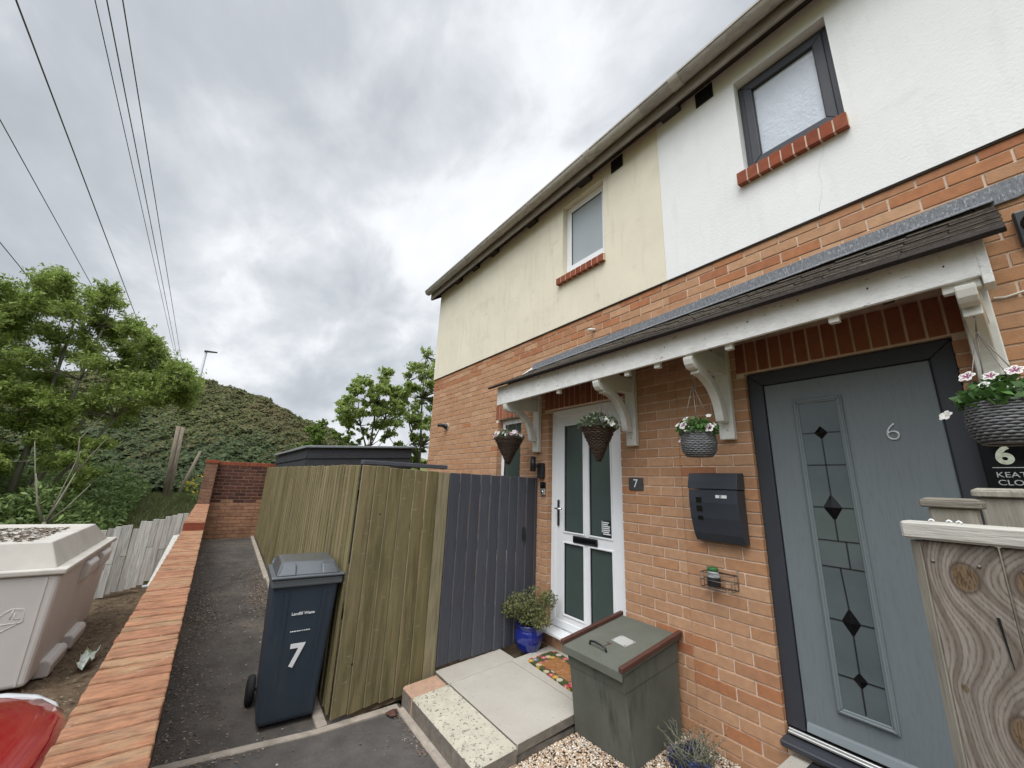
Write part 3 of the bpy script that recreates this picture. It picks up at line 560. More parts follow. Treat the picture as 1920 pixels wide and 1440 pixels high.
def eaves(h, x0, x1, left_end):
    b = MB(); b.box(x0, x1, -.168, -.150, 5.03, 5.20); b.build('fascia_board', M['fascia'], h, bevel=.003)
    b = MB(); b.box(x0, x1, -.149, -.02, 5.14, 5.15); b.build('soffit', M['soffit'], h)
    g = MB(); n = 10; pr_ = [(-.232 + .060 * math.cos(t), 5.165 + .058 * math.sin(t)) for t in [math.pi + math.pi * i / n for i in range(n + 1)]]
    pr2 = [(y * 1.0 + (.232 + y) * -.07, z + .003) for y, z in reversed(pr_)]
    g.prism(pr_ + pr2, 'x', x0, x1, smooth=True); g.box(x0, x1, -.300, -.287, 5.162, 5.180); g.box(x0, x1, -.177, -.169, 5.162, 5.190)
    if left_end: g.prism(pr_, 'x', x0 - .004, x0)
    gt = g.build('gutter', M['gutter'], h)
    for px in [q for q in (-3.62, -2.72, -1.78, -1.1, -.1, .9, 1.75, 2.7, 3.6) if x0 < q < x1]:
        g = MB(); w = .045 if px in (-.1, .9) else .014
        p2 = [(-.232 + .067 * math.cos(t), 5.167 + .066 * math.sin(t)) for t in [math.pi * .97 + math.pi * 1.06 * i / n for i in range(n + 1)]]
        p3 = [(-.232 + .058 * math.cos(t), 5.167 + .054 * math.sin(t)) for t in [math.pi * .97 + math.pi * 1.06 * i / n for i in range(n + 1)]]
        g.prism(p2 + p3[::-1], 'x', px - w, px + w); g.build('gutter_bracket', M['gutter'], gt)
    b = MB(); b.hexa([(x0, -.20, 5.19), (x1, -.20, 5.19), (x1, 3.0, 7.43), (x0, 3.0, 7.43)], [(x0, -.20, 5.23), (x1, -.20, 5.23), (x1, 3.0, 7.48), (x0, 3.0, 7.48)])
    b.hexa([(x0, 3.0, 7.43), (x1, 3.0, 7.43), (x1, 6.2, 5.19), (x0, 6.2, 5.19)], [(x0, 3.0, 7.48), (x1, 3.0, 7.48), (x1, 6.2, 5.23), (x0, 6.2, 5.23)])
    b.build('roof', M['tile'], h)
eaves(H7, -4.17, XP - .001, True); eaves(H6, XP, XR, False)
b = MB(); b.prism([(-.150, 5.02), (-.150, 5.2), (3, 7.4), (3, 7.2)], 'x', -4.155, -4.13); b.build('barge_board', M['soffit'], H7)
def vent(h, x, z):
    b = MB(); b.box(x - .075, x + .075, -.024, -.0165, z - .075, z + .075)
    v = b.build('eaves_vent', M['black'], h)
    b = MB()
    for i in range(5): b.box(x - .065, x + .065, -.028, -.0245, z - .06 + i * .026, z - .048 + i * .026)
    b.build('vent_slats', M['blackvoid'], v)
vent(H7, .08, 5.04); vent(H6, 1.02, 5.05)
# dark boxes standing in for shaded notches between rafters, under the soffit
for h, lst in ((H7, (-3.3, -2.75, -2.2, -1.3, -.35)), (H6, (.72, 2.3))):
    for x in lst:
        b = MB(); b.box(x - .09, x + .09, -.145, -.0165, 5.085, 5.139); b.build('rafter_gap_shade', M['soffit'], h)

def sill_bricks(h, x0, x1, z0, z1, parent):
    b = MB(); n = round((x1 - x0) / .078); w = (x1 - x0) / n
    for i in range(n): b.hexa([(x0 + i * w + .005, -.065 + random.uniform(-.002, .002), z0), (x0 + (i + 1) * w - .005, -.065, z0), (x0 + (i + 1) * w - .005, .07, z0 + .02), (x0 + i * w + .005, .07, z0 + .02)],
                              [(x0 + i * w + .005, -.065, z1 - .035), (x0 + (i + 1) * w - .005, -.065, z1 - .035), (x0 + (i + 1) * w - .005, .07, z1), (x0 + i * w + .005, .07, z1)], 0)
    b.hexa([(x0 + .004, -.058, z0 + .004), (x1 - .004, -.058, z0 + .004), (x1 - .004, .07, z0 + .02), (x0 + .004, .07, z0 + .02)], [(x0 + .004, -.058, z1 - .040), (x1 - .004, -.058, z1 - .040), (x1 - .004, .07, z1 - .006), (x0 + .004, .07, z1 - .006)], 1)
    b.build('sill', [M['darkredbrick'], M['mortar']], parent, bevel=.003)
def frame_rect(b, x0, x1, z0, z1, w, y0, y1, m=0):
    """mitred rectangular frame"""
    o = [(x0, z0), (x1, z0), (x1, z1), (x0, z1)]; i_ = [(x0 + w, z0 + w), (x1 - w, z0 + w), (x1 - w, z1 - w), (x0 + w, z1 - w)]
    for k in range(4):
        j = (k + 1) % 4; b.prism([o[k], o[j], i_[j], i_[k]], 'y', y0, y1, m)
def window(h, hole, fy, fmat, gmat, fw, sash=None, sx=None):
    x0, x1, z0, z1 = hole
    b = MB(); frame_rect(b, x0 + .002, x1 - .002, z0 + .004, z1 - .003, fw, fy, fy + .06); w = b.build('window', fmat, h, bevel=.004)
    if sash:
        b = MB(); frame_rect(b, x0 + fw - .012, x1 - fw + .012, z0 + fw - .008, z1 - fw + .010, sash, fy - .014, fy + .045); b.build('sash', fmat, w, bevel=.006, segs=2)
        fw = fw + sash - .012
    b = MB(); frame_rect(b, x0 + fw - .004, x1 - fw + .004, z0 + fw - .004, z1 - fw + .004, .007, fy + .004, fy + .03); b.build('gasket', M['black'], w)
    b = MB(); b.box(x0 + fw, x1 - fw, fy + .018, fy + .026, z0 + fw, z1 - fw); b.build('pane', gmat, w)
    if sx: sill_bricks(h, sx[0], sx[1], sx[2], sx[3], w)
    return w
window(H7, W7, .050, M['upvc'], M['obscure2'], .078, None, (-.805, -.10, 3.97, 4.085))
window(H6, W6, .06, M['anthra'], M['obscure'], .052, .062, (1.205, 1.87, 3.965, 4.105))
b = MB(); b.box(W7[0] + .004, W7[1] - .004, .040, .10, 4.086, 4.20); b.build('frame_bottom', M['upvc'], [o for o in H7.children if o.name.startswith('window')][0], bevel=.004)
w = window(H7, W0, .075, M['upvc'], M['winglass'], .06, None, None)
b = MB()                                                        # slatted blind behind the small window
for i in range(22): b.box(W0[0] + .25, W0[1] - .065, .110, .122, 1.55 + i * .038, 1.563 + i * .038)
b.build('blind', M['upvc'], w)
b = MB(); b.tube([(-.30, -.075, 3.262), (-.28, .02, 3.285)], .0135, 10); b.build('overflow_pipe', M['bracket'], H7)

b = MB(); b.tube([(1.726, -.0163, 3.95), (1.712, -.0163, 3.88), (1.691, -.0163, 3.84), (1.673, -.0163, 3.769), (1.681, -.0163, 3.68), (1.669, -.0163, 3.607), (1.648, -.0163, 3.539), (1.643, -.0163, 3.50)], .0007, 4); b.build('hairline_crack', M['etch'], H6)
# ------------------------------------------------------------------ door 7
x0, x1, z0, z1 = D7
b = MB(); frame_rect(b, x0 + .003, x1 - .003, z0 + .03, z1 - .005, .070, .055, .13); fr = b.build('door_frame', M['upvc'], H7, bevel=.005)
b = MB(); b.hexa([(x0 - .045, -.075, .372), (x1 + .03, -.075, .372), (x1 + .03, .12, .372), (x0 - .045, .12, .372)], [(x0 - .045, -.075, .396), (x1 + .03, -.075, .396), (x1 + .03, .12, .414), (x0 - .045, .12, .414)]); b.build('door_sill', M['upvc'], H7, bevel=.004)
dx0, dx1, dz0, dz1 = x0 + .068, x1 - .068, z0 + .090, z1 - .073
dr = MB(); gx = [(-.775, -.508), (-.435, -.168)]; gz = [(.545, 1.182), (1.285, 2.345)]
holed_plate(dr, dx0, dx1, dz0, dz1, [(a, c, e, f) for a, c in gx for e, f in gz], .062, .105)
door = dr.build('door', M['upvc'], H7)
for a, c in gx:
    for e, f in gz:
        b = MB(); frame_rect(b, a - .012, c + .012, e - .012, f + .012, .016, .052, .075); bd = b.build('glazing_bead', M['upvc'], door, bevel=.004)
        b = MB(); b.box(a, c, .080, .088, e, f); b.build('pane', M['frost7'], door)
        b = MB(); frame_rect(b, a + .002, c - .002, e + .002, f - .002, .004, .066, .082); b.build('gasket', M['black'], door)
b = MB(); b.box(-.645, -.335, .046, .0625, 1.198, 1.262); lb = b.build('letter_plate', M['black'], door, bevel=.006)
b = MB(); b.box(-.630, -.350, .038, .0465, 1.212, 1.250); b.build('letter_flap', M['gloss'], door, bevel=.004)
b = MB(); b.box(-.868, -.840, .046, .0625, 1.33, 1.585); b.build('handle_plate', M['black'], door, bevel=.006)
b = MB(); b.tube([(-.854, .05, 1.50), (-.854, .005, 1.50), (-.84, -.004, 1.50), (-.75, -.002, 1.502)], .0085, 10); b.build('handle', M['chrome'], door)
b = MB(); b.box(-.300, -.180, .0765, .0795, 1.30, 1.435); st = b.build('sticker', M['black'], door)
b = MB()
for i, wd in enumerate((.07, .05, .085, .08, .085, .07, .08)):
    b.box(-.285, -.285 + wd + random.uniform(-.006, .006), .0745, .0764, 1.412 - i * .0165, 1.421 - i * .0165)
b.box(-.298, -.292, .0745, .0764, 1.33, 1.43); b.build('sticker_print', M['whitepaint'], st)

# ------------------------------------------------------------------ door 6
x0, x1, z0, z1 = D6
b = MB(); fy0, fy1 = .035, .11; W_ = .092
b.prism([(x0, .455), (x0 + W_, .455), (x0 + W_, z1 - W_), (x0, z1 - .004)], 'y', fy0, fy1); b.prism([(x1 - W_, .455), (x1, .455), (x1, z1 - .004), (x1 - W_, z1 - W_)], 'y', fy0, fy1)
b.prism([(x0, z1 - .004), (x0 + W_, z1 - W_), (x1 - W_, z1 - W_), (x1, z1 - .004)], 'y', fy0, fy1); fr6 = b.build('door_frame', M['anthra'], H6, bevel=.006, segs=2)
b = MB(); b.hexa([(x0 - .01, -.055, .375), (x1, -.055, .375), (x1, .1, .375), (x0 - .01, .1, .375)], [(x0 - .01, -.055, .405), (x1, -.055, .405), (x1, .1, .43), (x0 - .01, .1, .43)]); b.build('door_sill', M['anthra'], H6, bevel=.006)
b = MB(); b.box(x0 + .012, x1 - .012, .005, .06, .428, .442); b.box(x0 + .012, x1 - .012, .018, .034, .442, .452); b.build('threshold', M['silver'], H6, bevel=.003)
b = MB(); b.box(x0 + W_ + .003, x1 - W_ - .003, .048, .10, .462, z1 - W_ - .003); door6 = b.build('door', M['door6'], H6, bevel=.004)
b = MB(); b.hexa([(x0 + W_ + .01, .018, .468), (x1 - W_ - .01, .018, .468), (x1 - W_ - .01, .0475, .468), (x0 + W_ + .01, .0475, .468)], [(x0 + W_ + .01, .034, .505), (x1 - W_ - .01, .034, .505), (x1 - W_ - .01, .0475, .512), (x0 + W_ + .01, .0475, .512)]); b.build('weather_bar', M['doortrim'], door6, bevel=.003)
gx0, gx1, gz0, gz1 = 1.325, 1.572, .612, 2.305
b = MB(); frame_rect(b, gx0, gx1, gz0, gz1, .029, .034, .0475); frame_rect(b, gx0 + .007, gx1 - .007, gz0 + .007, gz1 - .007, .012, .027, .034); b.build('glazing_moulding', M['doortrim'], door6, bevel=.003)
b = MB(); b.box(gx0 + .029, gx1 - .029, .041, .0465, gz0 + .029, gz1 - .029); gp = b.build('pane', M['dglass'], door6)
# leaded lines and jewels
gl, gr = gx0 + .030, gx1 - .030; gc = (gl + gr) / 2; b = MB(); w_ = .0032
def ln(xa, za, xb, zb):
    d = Vector((xb - xa, 0, zb - za)).normalized(); n_ = Vector((-d.z, 0, d.x)) * w_
    q = [(xa + n_.x, za + n_.z), (xb + n_.x, zb + n_.z), (xb - n_.x, zb - n_.z), (xa - n_.x, za - n_.z)]; b.prism(q, 'y', .0385, .0412)
JZ = [(2.09, .034, .040), (1.66, .045, .074), (1.07, .041, .070), (.80, .031, .038)]
for xa, za, xb, zb in ((gl, 1.90, gr, 1.90), (gl, 1.48, gr, 1.48), (gl, 1.34, gr, 1.34), (gc + .035, 1.48, gc + .035, 1.34), (gl, 1.66, gc - .036, 1.66), (gc + .036, 1.66, gr, 1.66),
                       (gl, 1.07, gc - .032, 1.07), (gc + .032, 1.07, gr, 1.07), (gl, .80, gc - .025, .80), (gc + .025, .80, gr, .80), (gl, 2.09, gc - .03, 2.09), (gc + .03, 2.09, gr, 2.09),
                       (gc, 2.05, gc, 1.90), (gc, 1.90, gc, 1.72), (gc, 1.60, gc, 1.48), (gc - .01, 1.34, gc, 1.13), (gc, 1.01, gc, .83), (gc, .77, gc, .650)): ln(xa, za, xb, zb)
b.build('lead_lattice', M['black'], gp)
for z, a, c in JZ:
    b = MB(); b.add([(gc - a, .040, z), (gc, .040, z - c), (gc + a, .040, z), (gc, .040, z + c), (gc, .026, z)], [(0, 1, 4), (1, 2, 4), (2, 3, 4), (3, 0, 4), (3, 2, 1, 0)]); b.build('glass_jewel', M['gloss'], gp)
b = MB(); b.lathe([(.0, 0), (.01, .0), (.01, .01), (0, .012)], (0, 0, 0)); 
text('door_number', '6', .135, (1.762, .044, 2.065), (R(90), 0, 0), M['chrome'], door6, ext=.003, bevel=.0012, offset=-.0035)

# ------------------------------------------------------------------ door canopy
CA = thing('door_canopy', 'long tiled porch canopy with peeling white fascia above both front doors', 'canopy', (.5, -.25, 2.6))
ev, ez, ty, tz = -.540, 2.733, -.012, 3.128
def ltz(x): return 3.138 + (x - 1.86) * .028
b = MB(); nc = 7
for c in range(nc):
    n = 12; w = (2.30 + 1.36) / n
    for i in range(-1, n + 1):
        xa = -1.36 + (i + .5 * (c % 2)) * w; xb = xa + w - .0015; xa = max(xa, -1.36 + .004 * c + random.uniform(-.008, .008)); xb = min(xb, 2.30 + random.uniform(-.004, .004))
        if xb - xa < .03: continue
        sl_ = Vector((0, ty - ev, ltz((xa + xb) / 2) - .036 - ez)); SLn = sl_.length; sd = sl_.normalized(); nrm = Vector((0, -sd.z, sd.y)); g_ = SLn / nc
        o = Vector((0, ev, ez)) + sd * (c * g_ - .012 + random.uniform(-.0006, .0006)); e = o + sd * min(g_ * 1.7, SLn - c * g_ + .01)
        t1 = (.022 if c == 0 else .0105) + random.uniform(-.0004, .0004); lift = (.010 if c == 0 else .022) + random.uniform(-.0005, .0006)
        p0 = o + nrm * lift; p1 = e + nrm * .004
        b.hexa([(xa, *p0.yz), (xb, *p0.yz), (xb, *p1.yz), (xa, *p1.yz)], [(xa, *(p0 + nrm * t1).yz), (xb, *(p0 + nrm * t1).yz), (xb, *(p1 + nrm * t1).yz), (xa, *(p1 + nrm * t1).yz)]); b.m[-4] = 1 if c else 0
b.build('roof_tiles', [M['tile'], M['tileedge']], CA, bevel=.002)
b = MB(); q = [Vector((0, -.462, 2.70)), Vector((0, -.005, 2.985))]
b.hexa([(-1.25, *q[0].yz), (2.20, *q[0].yz), (2.20, *q[1].yz), (-1.25, *q[1].yz)], [(-1.25, q[0].y, q[0].z + .02), (2.20, q[0].y, q[0].z + .02), (2.20, q[1].y, q[1].z + .02), (-1.25, q[1].y, q[1].z + .02)])
for xr in (-1.1, -.6, -.1, .4, .93, 1.4, 1.9): b.hexa([(xr, -.455, 2.60), (xr + .04, -.455, 2.60), (xr + .04, -.01, 2.93), (xr, -.01, 2.93)], [(xr, -.455, 2.698), (xr + .04, -.455, 2.698), (xr + .04, -.01, 2.983), (xr, -.01, 2.983)])
b.box(-1.2, 2.15, -.05, -.012, 2.86, 2.96)
b.build('rafters', M['soffit'], CA)
b = MB(); b.hexa([(-1.275, -.487, 2.553), (2.225, -.487, 2.612), (2.225, -.464, 2.612), (-1.275, -.464, 2.553)], [(-1.275, -.487, 2.758), (2.225, -.487, 2.772), (2.225, -.464, 2.772), (-1.275, -.464, 2.758)]); b.build('fascia_board', M['peelwhite'], CA, bevel=.003)
for xs_, s_ in ((-1.275, -1), (2.205, 1)):
    b = MB(); b.prism([(-.463, 2.552), (-.463, 2.74), (-.004, 3.09), (-.004, 2.80)] if s_ < 0 else [(-.49, 2.570), (-.49, 2.775), (-.004, 3.09), (-.004, 2.78), (-.40, 2.570)], 'x', xs_, xs_ + .022 + .008 * (s_ > 0)); b.build('barge_board', M['peelwhite'], CA, bevel=.003)
lp = [(-1.255, 0), (2.375, -.02), (2.43, .0), (2.445, .03), (2.44, .06), (2.42, .082), (2.385, .09), (1.9, .088), (.4, .083), (-.5, .085), (-1.255, .08)]
b = MB(); b.prism([(x_, ltz(x_) - .004 + z_) for x_, z_ in lp], 'y', -.016, -.002)
for xa, xb in ((-1.255, -.3), (-.302, .75), (.748, 1.6), (1.598, 2.30)):
    za, zb = ltz(xa), ltz(xb); j = random.uniform(0, .003)
    b.hexa([(xa, -.017, za - .012 + j), (xb, -.017, zb - .012 + j), (xb, -.085, zb - .038 + j), (xa, -.085, za - .038 + j)], [(xa, -.015, za + .012 + j), (xb, -.015, zb + .012 + j), (xb, -.085, zb - .028 + j), (xa, -.085, za - .028 + j)])
b.build('lead_flashing', M['lead'], CA, bevel=.002)
for x in (1.713, 1.195, .70, .44, -.32): 
    zf_ = 2.553 + (x + 1.275) * .0169; b = MB(); b.box(x - .022, x + .022, -.463, -.43, zf_ - .03, zf_ + .03); b.build('fixing_block', M['bracket'], CA, bevel=.002)
b = MB(); b.box(2.09, 2.20, -.463, -.43, 2.575, 2.65); b.build('fixing_block', M['bracket'], CA, bevel=.002)
for i in range(13):
    x = -1.1 + i * .265 + random.uniform(-.05, .05); z = 2.60 + random.uniform(.0, .10) + (x + 1.2) * .017; r_ = random.uniform(.0025, .005)
    b = MB(); b.lathe([(0, .0012), (r_ * .8, .001), (r_, 0)], (0, 0, 0), 8, M=Matrix.Translation((x, -.487, z)) @ Matrix.Rotation(R(90), 4, 'X') @ Matrix.Scale(1.5, 4, (0, 1, 0))); b.build('rusty_nail', M['batten'], CA)
def bracket(x):
    b = MB(); b.box(x - .05, x + .05, -.046, -.001, 2.075, 2.82)
    br = b.build('bracket', M['bracket'], CA, bevel=.004)
    b = MB()
    arm = [(-.047, 2.66), (-.461, 2.66), (-.4625, 2.55), (-.488, 2.549), (-.486, 2.53), (-.476, 2.50), (-.455, 2.478), (-.420, 2.47), (-.405, 2.478), (-.40, 2.49), (-.35, 2.49), (-.047, 2.53)]
    arm = [(y_, z_ + (.0 if y_ > -.1 else (x + 1.275) * .012)) for y_, z_ in arm]
    b.prism(arm, 'x', x - .03, x + .03)
    # curved brace, quarter arc
    n = 12; c = (-.40, 2.20); 
    o_ = [(c[0] + .335 * math.cos(t), c[1] + .335 * math.sin(t)) for t in [R(5) + R(83) * i / n for i in range(n + 1)]]
    i_ = [(c[0] + .268 * math.cos(t), c[1] + .275 * math.sin(t)) for t in [R(5) + R(88) * i / n for i in range(n + 1)]]
    b.prism([(-.047, 2.20)] + o_ + i_[::-1] + [(-.13, 2.205), (-.125, 2.19), (-.047, 2.19)], 'x', x - .028, x + .028)
    b.build('brace', M['bracket'], br, bevel=.004)
    for z in (2.14, 2.74):
        b = MB(); b.lathe([(0, .004), (.007, .003), (.009, 0)], (0, 0, 0), 10, M=Matrix.Translation((x + .012, -.046, z)) @ Matrix.Rotation(R(90), 4, 'X')); b.build('screw', M['silver'], br)
for x in (-1.13, .145, .94, 2.155): bracket(x)

# ------------------------------------------------------------------ hanging baskets
def cone_weave(b, r_top, h, c, rows=20, n=30, amp=.006, m=0, belly=False):
    for i in range(rows):
        t = i / (rows - 1)
        r = (r_top * (1 - t) + .012 * t) if not belly else r_top * float(np.interp(t, [0, .25, .5, .75, .92, 1], [.93, 1.0, 1.03, .99, .86, .74]))
        z = -h * t; ph = random.uniform(0, 6); pts = []
        for k in range(n + 1):
            a = 2 * math.pi * k / n; w = amp * (1 if (k + i) % 2 else -1) * (1 if not belly else .7)
            rr = max(r + w + random.uniform(-.0015, .0015), .004); pts.append((c[0] + rr * math.cos(a), c[1] + rr * math.sin(a), c[2] + z + (random.uniform(-.003, .003) if not belly else 0)))
        b.tube(pts, h / rows * (.56 if not belly else .46), 5, m, cap=False)
def flower_heads(par, c, r, specs, droop=.0):
    """specs: (kind, count, size)"""
    for kind, cnt, sz in specs:
        for _ in range(cnt):
            a = random.uniform(0, 2 * math.pi); rr = r * math.sqrt(random.uniform(.15, 1.0)); up = random.uniform(.02, .085) * (1.25 - rr / r * .6) - droop * (rr / r) ** 3
            p = Vector((c[0] + rr * math.cos(a), c[1] + rr * math.sin(a), c[2] + up)); nn = Vector((math.cos(a) * rr / r, math.sin(a) * rr / r - .35, .55)).normalized()
            add_flower(par, p, nn, kind, sz * random.uniform(.8, 1.2))
def add_flower(par, p, nn, kind, s):
    b = MB(); q = nn.to_track_quat('Z', 'Y').to_matrix(); tw = random.uniform(0, 2)
    npet = 5
    for k in range(npet):
        a = tw + 2 * math.pi * k / npet; d = Vector((math.cos(a), math.sin(a), 0)); t = Vector((-math.sin(a), math.cos(a), 0))
        loc = [Vector((0, 0, 0)), d * s * .6 - t * s * .42 + Vector((0, 0, s * .22)), d * s * .95 - t * s * .2 + Vector((0, 0, s * .18)), d * s * .95 + t * s * .2 + Vector((0, 0, s * .16)), d * s * .6 + t * s * .42 + Vector((0, 0, s * .2))]
        b.add([p + q @ v for v in loc], [(0, 1, 2, 3, 4)], 0)
        if kind == 'striped': b.add([p + q @ (v + Vector((0, 0, .0012))) for v in (Vector((0, 0, 0)), d * s * .45 - t * s * .16 + Vector((0, 0, s * .16)), d * s * .82 + Vector((0, 0, s * .19)), d * s * .45 + t * s * .16 + Vector((0, 0, s * .16)))], [(0, 1, 2, 3)], 1)
    b.add([p + q @ Vector((s * .12 * math.cos(a), s * .12 * math.sin(a), s * .12)) for a in (0, 1.26, 2.5, 3.77, 5.0)], [(0, 1, 2, 3, 4)], 2)
    m0 = {'white': M['petwhite'], 'pink': M['petpink'], 'striped': M['petwhite'], 'mauve': M['petblue']}[kind]
    b.build('flower', [m0, M['petmag'], M['yellowfl'] if kind == 'white' else M['petmag']], par)
def basket(label, c, r, h, hook, kind, leafm, specs, nleaf, lsize, spread=1.15, high=.09, droop=.0):
    t = thing('hanging_basket', label, 'hanging basket', (c[0], c[1], c[2] - h), group='hanging baskets under the canopy')
    b = MB()
    if kind == 'cone':
        cone_weave(b, r, h, c); b.lathe([(r * .97, 0), (r * .5, -h * .48), (.004, -h * .97)], c, 20)
        b.build('wicker_cone', M['wicker'], t)
    else:
        cone_weave(b, r, h, c, rows=15, n=40, amp=.0045, belly=True); b.lathe([(r * .91, 0), (r * .985, -h * .3), (r * 1.0, -h * .55), (r * .95, -h * .75), (r * .72, -h * .97), (0, -h * .97)], c, 28); b.build('rattan_bowl', M['greyrattan'], t)
    b = MB(); b.lathe([(0, -.012), (r * .95, -.012)], c, 20); b.build('soil', M['potsoil'], t)
    b = MB(); hk = Vector(hook); j = hk + Vector((0, 0, -.055))
    for k in range(4):
        a = k * math.pi / 2 + .5; b.tube([j, (c[0] + r * .96 * math.cos(a), c[1] + r * .96 * math.sin(a), c[2])], .0022 if kind != 'cone' else .0018, 5)
    b.tube([hk + Vector((0, 0, .03)), hk + Vector((.008, 0, 0)), j], .003, 6); b.build('hanger', M['wire'], t)
    n = nleaf; a = np.random.rand(n) * 2 * np.pi; rr = r * spread * np.sqrt(np.random.rand(n)); zz = np.random.rand(n) * high * (1.2 - .7 * (rr / (r * spread)) ** 2) - droop * (rr / (r * spread)) ** 3 * np.random.rand(n)
    C = np.stack([c[0] + rr * np.cos(a), c[1] + rr * np.sin(a), c[2] + zz], 1); U, V = leafset(C, lsize, .62, .5)
    quads_mesh('foliage', C, U, V, leafm, t)
    flower_heads(t, c, r * spread, specs, droop); return t
basket('brown wicker cone basket of pink and white flowers, farthest along the canopy', (-1.20, -.36, 2.195), .150, .262, (-1.15, -.36, 2.50), 'cone', M['greyleaf'], [('pink', 16, .030), ('white', 20, .022)], 420, .034, 1.1, .085)
basket('brown wicker cone basket of white flowers hanging before the white door', (.060, -.36, 2.195), .132, .262, (.10, -.36, 2.50), 'cone', M['greyleaf'], [('white', 7, .030), ('mauve', 20, .016)], 650, .036, 1.28, .11)
bk = basket('small round grey rattan basket with purple striped flowers above the dark mailbox', (.905, -.36, 2.093), .100, .152, (.895, -.36, 2.47), 'bowl', M['leaf'], [('white', 6, .018)], 420, .036, 1.22, .085, .02)
for dx, dy, dz, k, s in ((-.10, -.06, .05, 'white', .022), (-.035, -.105, .035, 'striped', .030), (.105, -.05, .015, 'striped', .032), (-.095, -.04, -.05, 'white', .024), (-.06, -.03, .09, 'white', .022), (.08, .0, .10, 'white', .018)):
    add_flower(bk, Vector((.905 + dx, -.36 + dy, 2.093 + dz)), Vector((-.1 + dx * 2, -.9, .35)).normalized() if k == 'striped' else Vector((dx * 3, -.6, .6)).normalized(), k, s)
bk = basket('round grey rattan basket of petunias hanging over the black address sign', (2.172, -.44, 2.092), .105, .152, (2.150, -.40, 2.46), 'bowl', M['leaf'], [], 420, .040, 1.2, .09, .02)
for dx, dy, dz, k, s in ((-.07, -.03, .115, 'striped', .028), (-.01, -.06, .10, 'striped', .024), (.05, -.06, .11, 'striped', .027), (-.03, -.08, .065, 'white', .018), (.085, -.08, .015, 'white', .032), (-.155, .0, -.03, 'white', .026), (-.09, .05, .05, 'white', .02)):
    add_flower(bk, Vector((2.168 + dx, -.44 + dy, 2.092 + dz)), Vector((-.15 + dx * 2, -.75, .55)).normalized(), k, s)

# ------------------------------------------------------------------ things on the front wall
t = thing('mailbox', 'dark grey curved metal mailbox on the brick between the doors', 'mailbox', (.83, 0, 1.4))
pf = [(-.006, 1.40), (-.055, 1.395), (-.085, 1.45), (-.112, 1.55), (-.122, 1.65), (-.118, 1.735), (-.006, 1.735)]
b = MB(); b.prism(pf, 'x', .672, 1.0); bx = b.build('body', M['mailgrey'], t, bevel=.004)
b = MB(); b.prism([(-.006, 1.739), (-.121, 1.739), (-.112, 1.79), (-.095, 1.845), (-.006, 1.85)], 'x', .668, 1.004); b.build('lid', M['mailgrey'], t, bevel=.004)
for i, z in enumerate((1.665, 1.61, 1.555)): 
    yy = -.1232 + .012 * (i == 2) + .003 * (i == 1)
    b = MB(); b.box(.725, .762, yy - .002, yy + .004, z - .018, z + .018); b.build('window_slot', M['gloss'], t)
b = MB(); b.box(.862, .935, -.1245, -.1205, 1.682, 1.702); b.build('name_strip', M['whitepaint'], t)
b = MB(); b.box(.888, .892, -.1255, -.1246, 1.682, 1.702); b.box(.897, .901, -.1255, -.1246, 1.682, 1.702); b.build('name_print', M['mailgrey'], t)
t = thing('number_plaque', 'small slate plaque with a white 7 beside the white door', 'house number', (.148, 0, 1.715))
b = MB(); b.box(.078, .218, -.010, -.001, 1.712, 1.812); b.build('plaque', M['slate'], t, bevel=.002)
text('number', '7', .095, (.148, -.0115, 1.764), (R(90), 0, 0), M['whitepaint'], t)
for x in (.090, .206):
    b = MB(); b.lathe([(0, .003), (.005, .001)], (0, 0, 0), 10, M=Matrix.Translation((x, -.010, 1.762)) @ Matrix.Rotation(R(90), 4, 'X')); b.build('screw', M['black'], t)
t = thing('doorbell', 'black and silver video doorbell beside the white door', 'doorbell', (-1.02, 0, 1.62))
b = MB(); b.box(-1.058, -.990, -.028, -.001, 1.69, 1.755); b.build('camera_panel', M['gloss'], t, bevel=.004)
b = MB(); b.box(-1.058, -.990, -.028, -.001, 1.622, 1.689); b.build('face_plate', M['silver'], t, bevel=.004)
b = MB(); b.lathe([(0, .004), (.014, .003), (.016, 0)], (0, 0, 0), 16, M=Matrix.Translation((-1.024, -.028, 1.655)) @ Matrix.Rotation(R(90), 4, 'X')); b.build('button', M['chrome'], t)
b = MB(); b.lathe([(0, .002), (.008, .002), (.009, 0)], (0, 0, 0), 12, M=Matrix.Translation((-1.024, -.028, 1.73)) @ Matrix.Rotation(R(90), 4, 'X')); b.build('lens', M['black'], t)
t = thing('wall_light', 'black double cylinder wall lamp above the doorbell', 'wall light', (-1.05, 0, 1.8))
b = MB(); b.lathe([(0, 0), (.030, 0), (.030, .155), (0, .155)], (-1.10, -.095, 1.865), 18); b.build('lamp_tube', M['black'], t)
b = MB(); b.box(-1.085, -1.005, -.052, -.001, 1.795, 1.955); b.build('back_box', M['black'], t, bevel=.01, segs=2)
b = MB(); b.tube([(-1.10, -.095, 1.93), (-1.06, -.03, 1.92)], .016, 10); b.build('arm', M['black'], t)
t = thing('wall_fixture', 'small black spotlight on a round plate near the far brick corner', 'fixture', (-3.43, 0, 2.6))  # small wall fixture, round plate with a stubby black head
Mx = Matrix.Translation((-3.40, -.002, 2.58)) @ Matrix.Rotation(R(90), 4, 'X')
b = MB(); b.lathe([(0, .014), (.052, .012), (.058, 0)], (0, 0, 0), 20, M=Mx); b.build('wall_plate', M['gutter'], t)
b = MB(); b.lathe([(0, .05), (.040, .046), (.044, .012)], (0, 0, 0), 18, M=Mx); b.build('hub', M['black'], t)
b = MB(); b.tube([(-3.41, -.04, 2.585), (-3.46, -.11, 2.595), (-3.475, -.125, 2.597)], [.022, .026, .030], 12); b.build('fixture_head', M['black'], t)
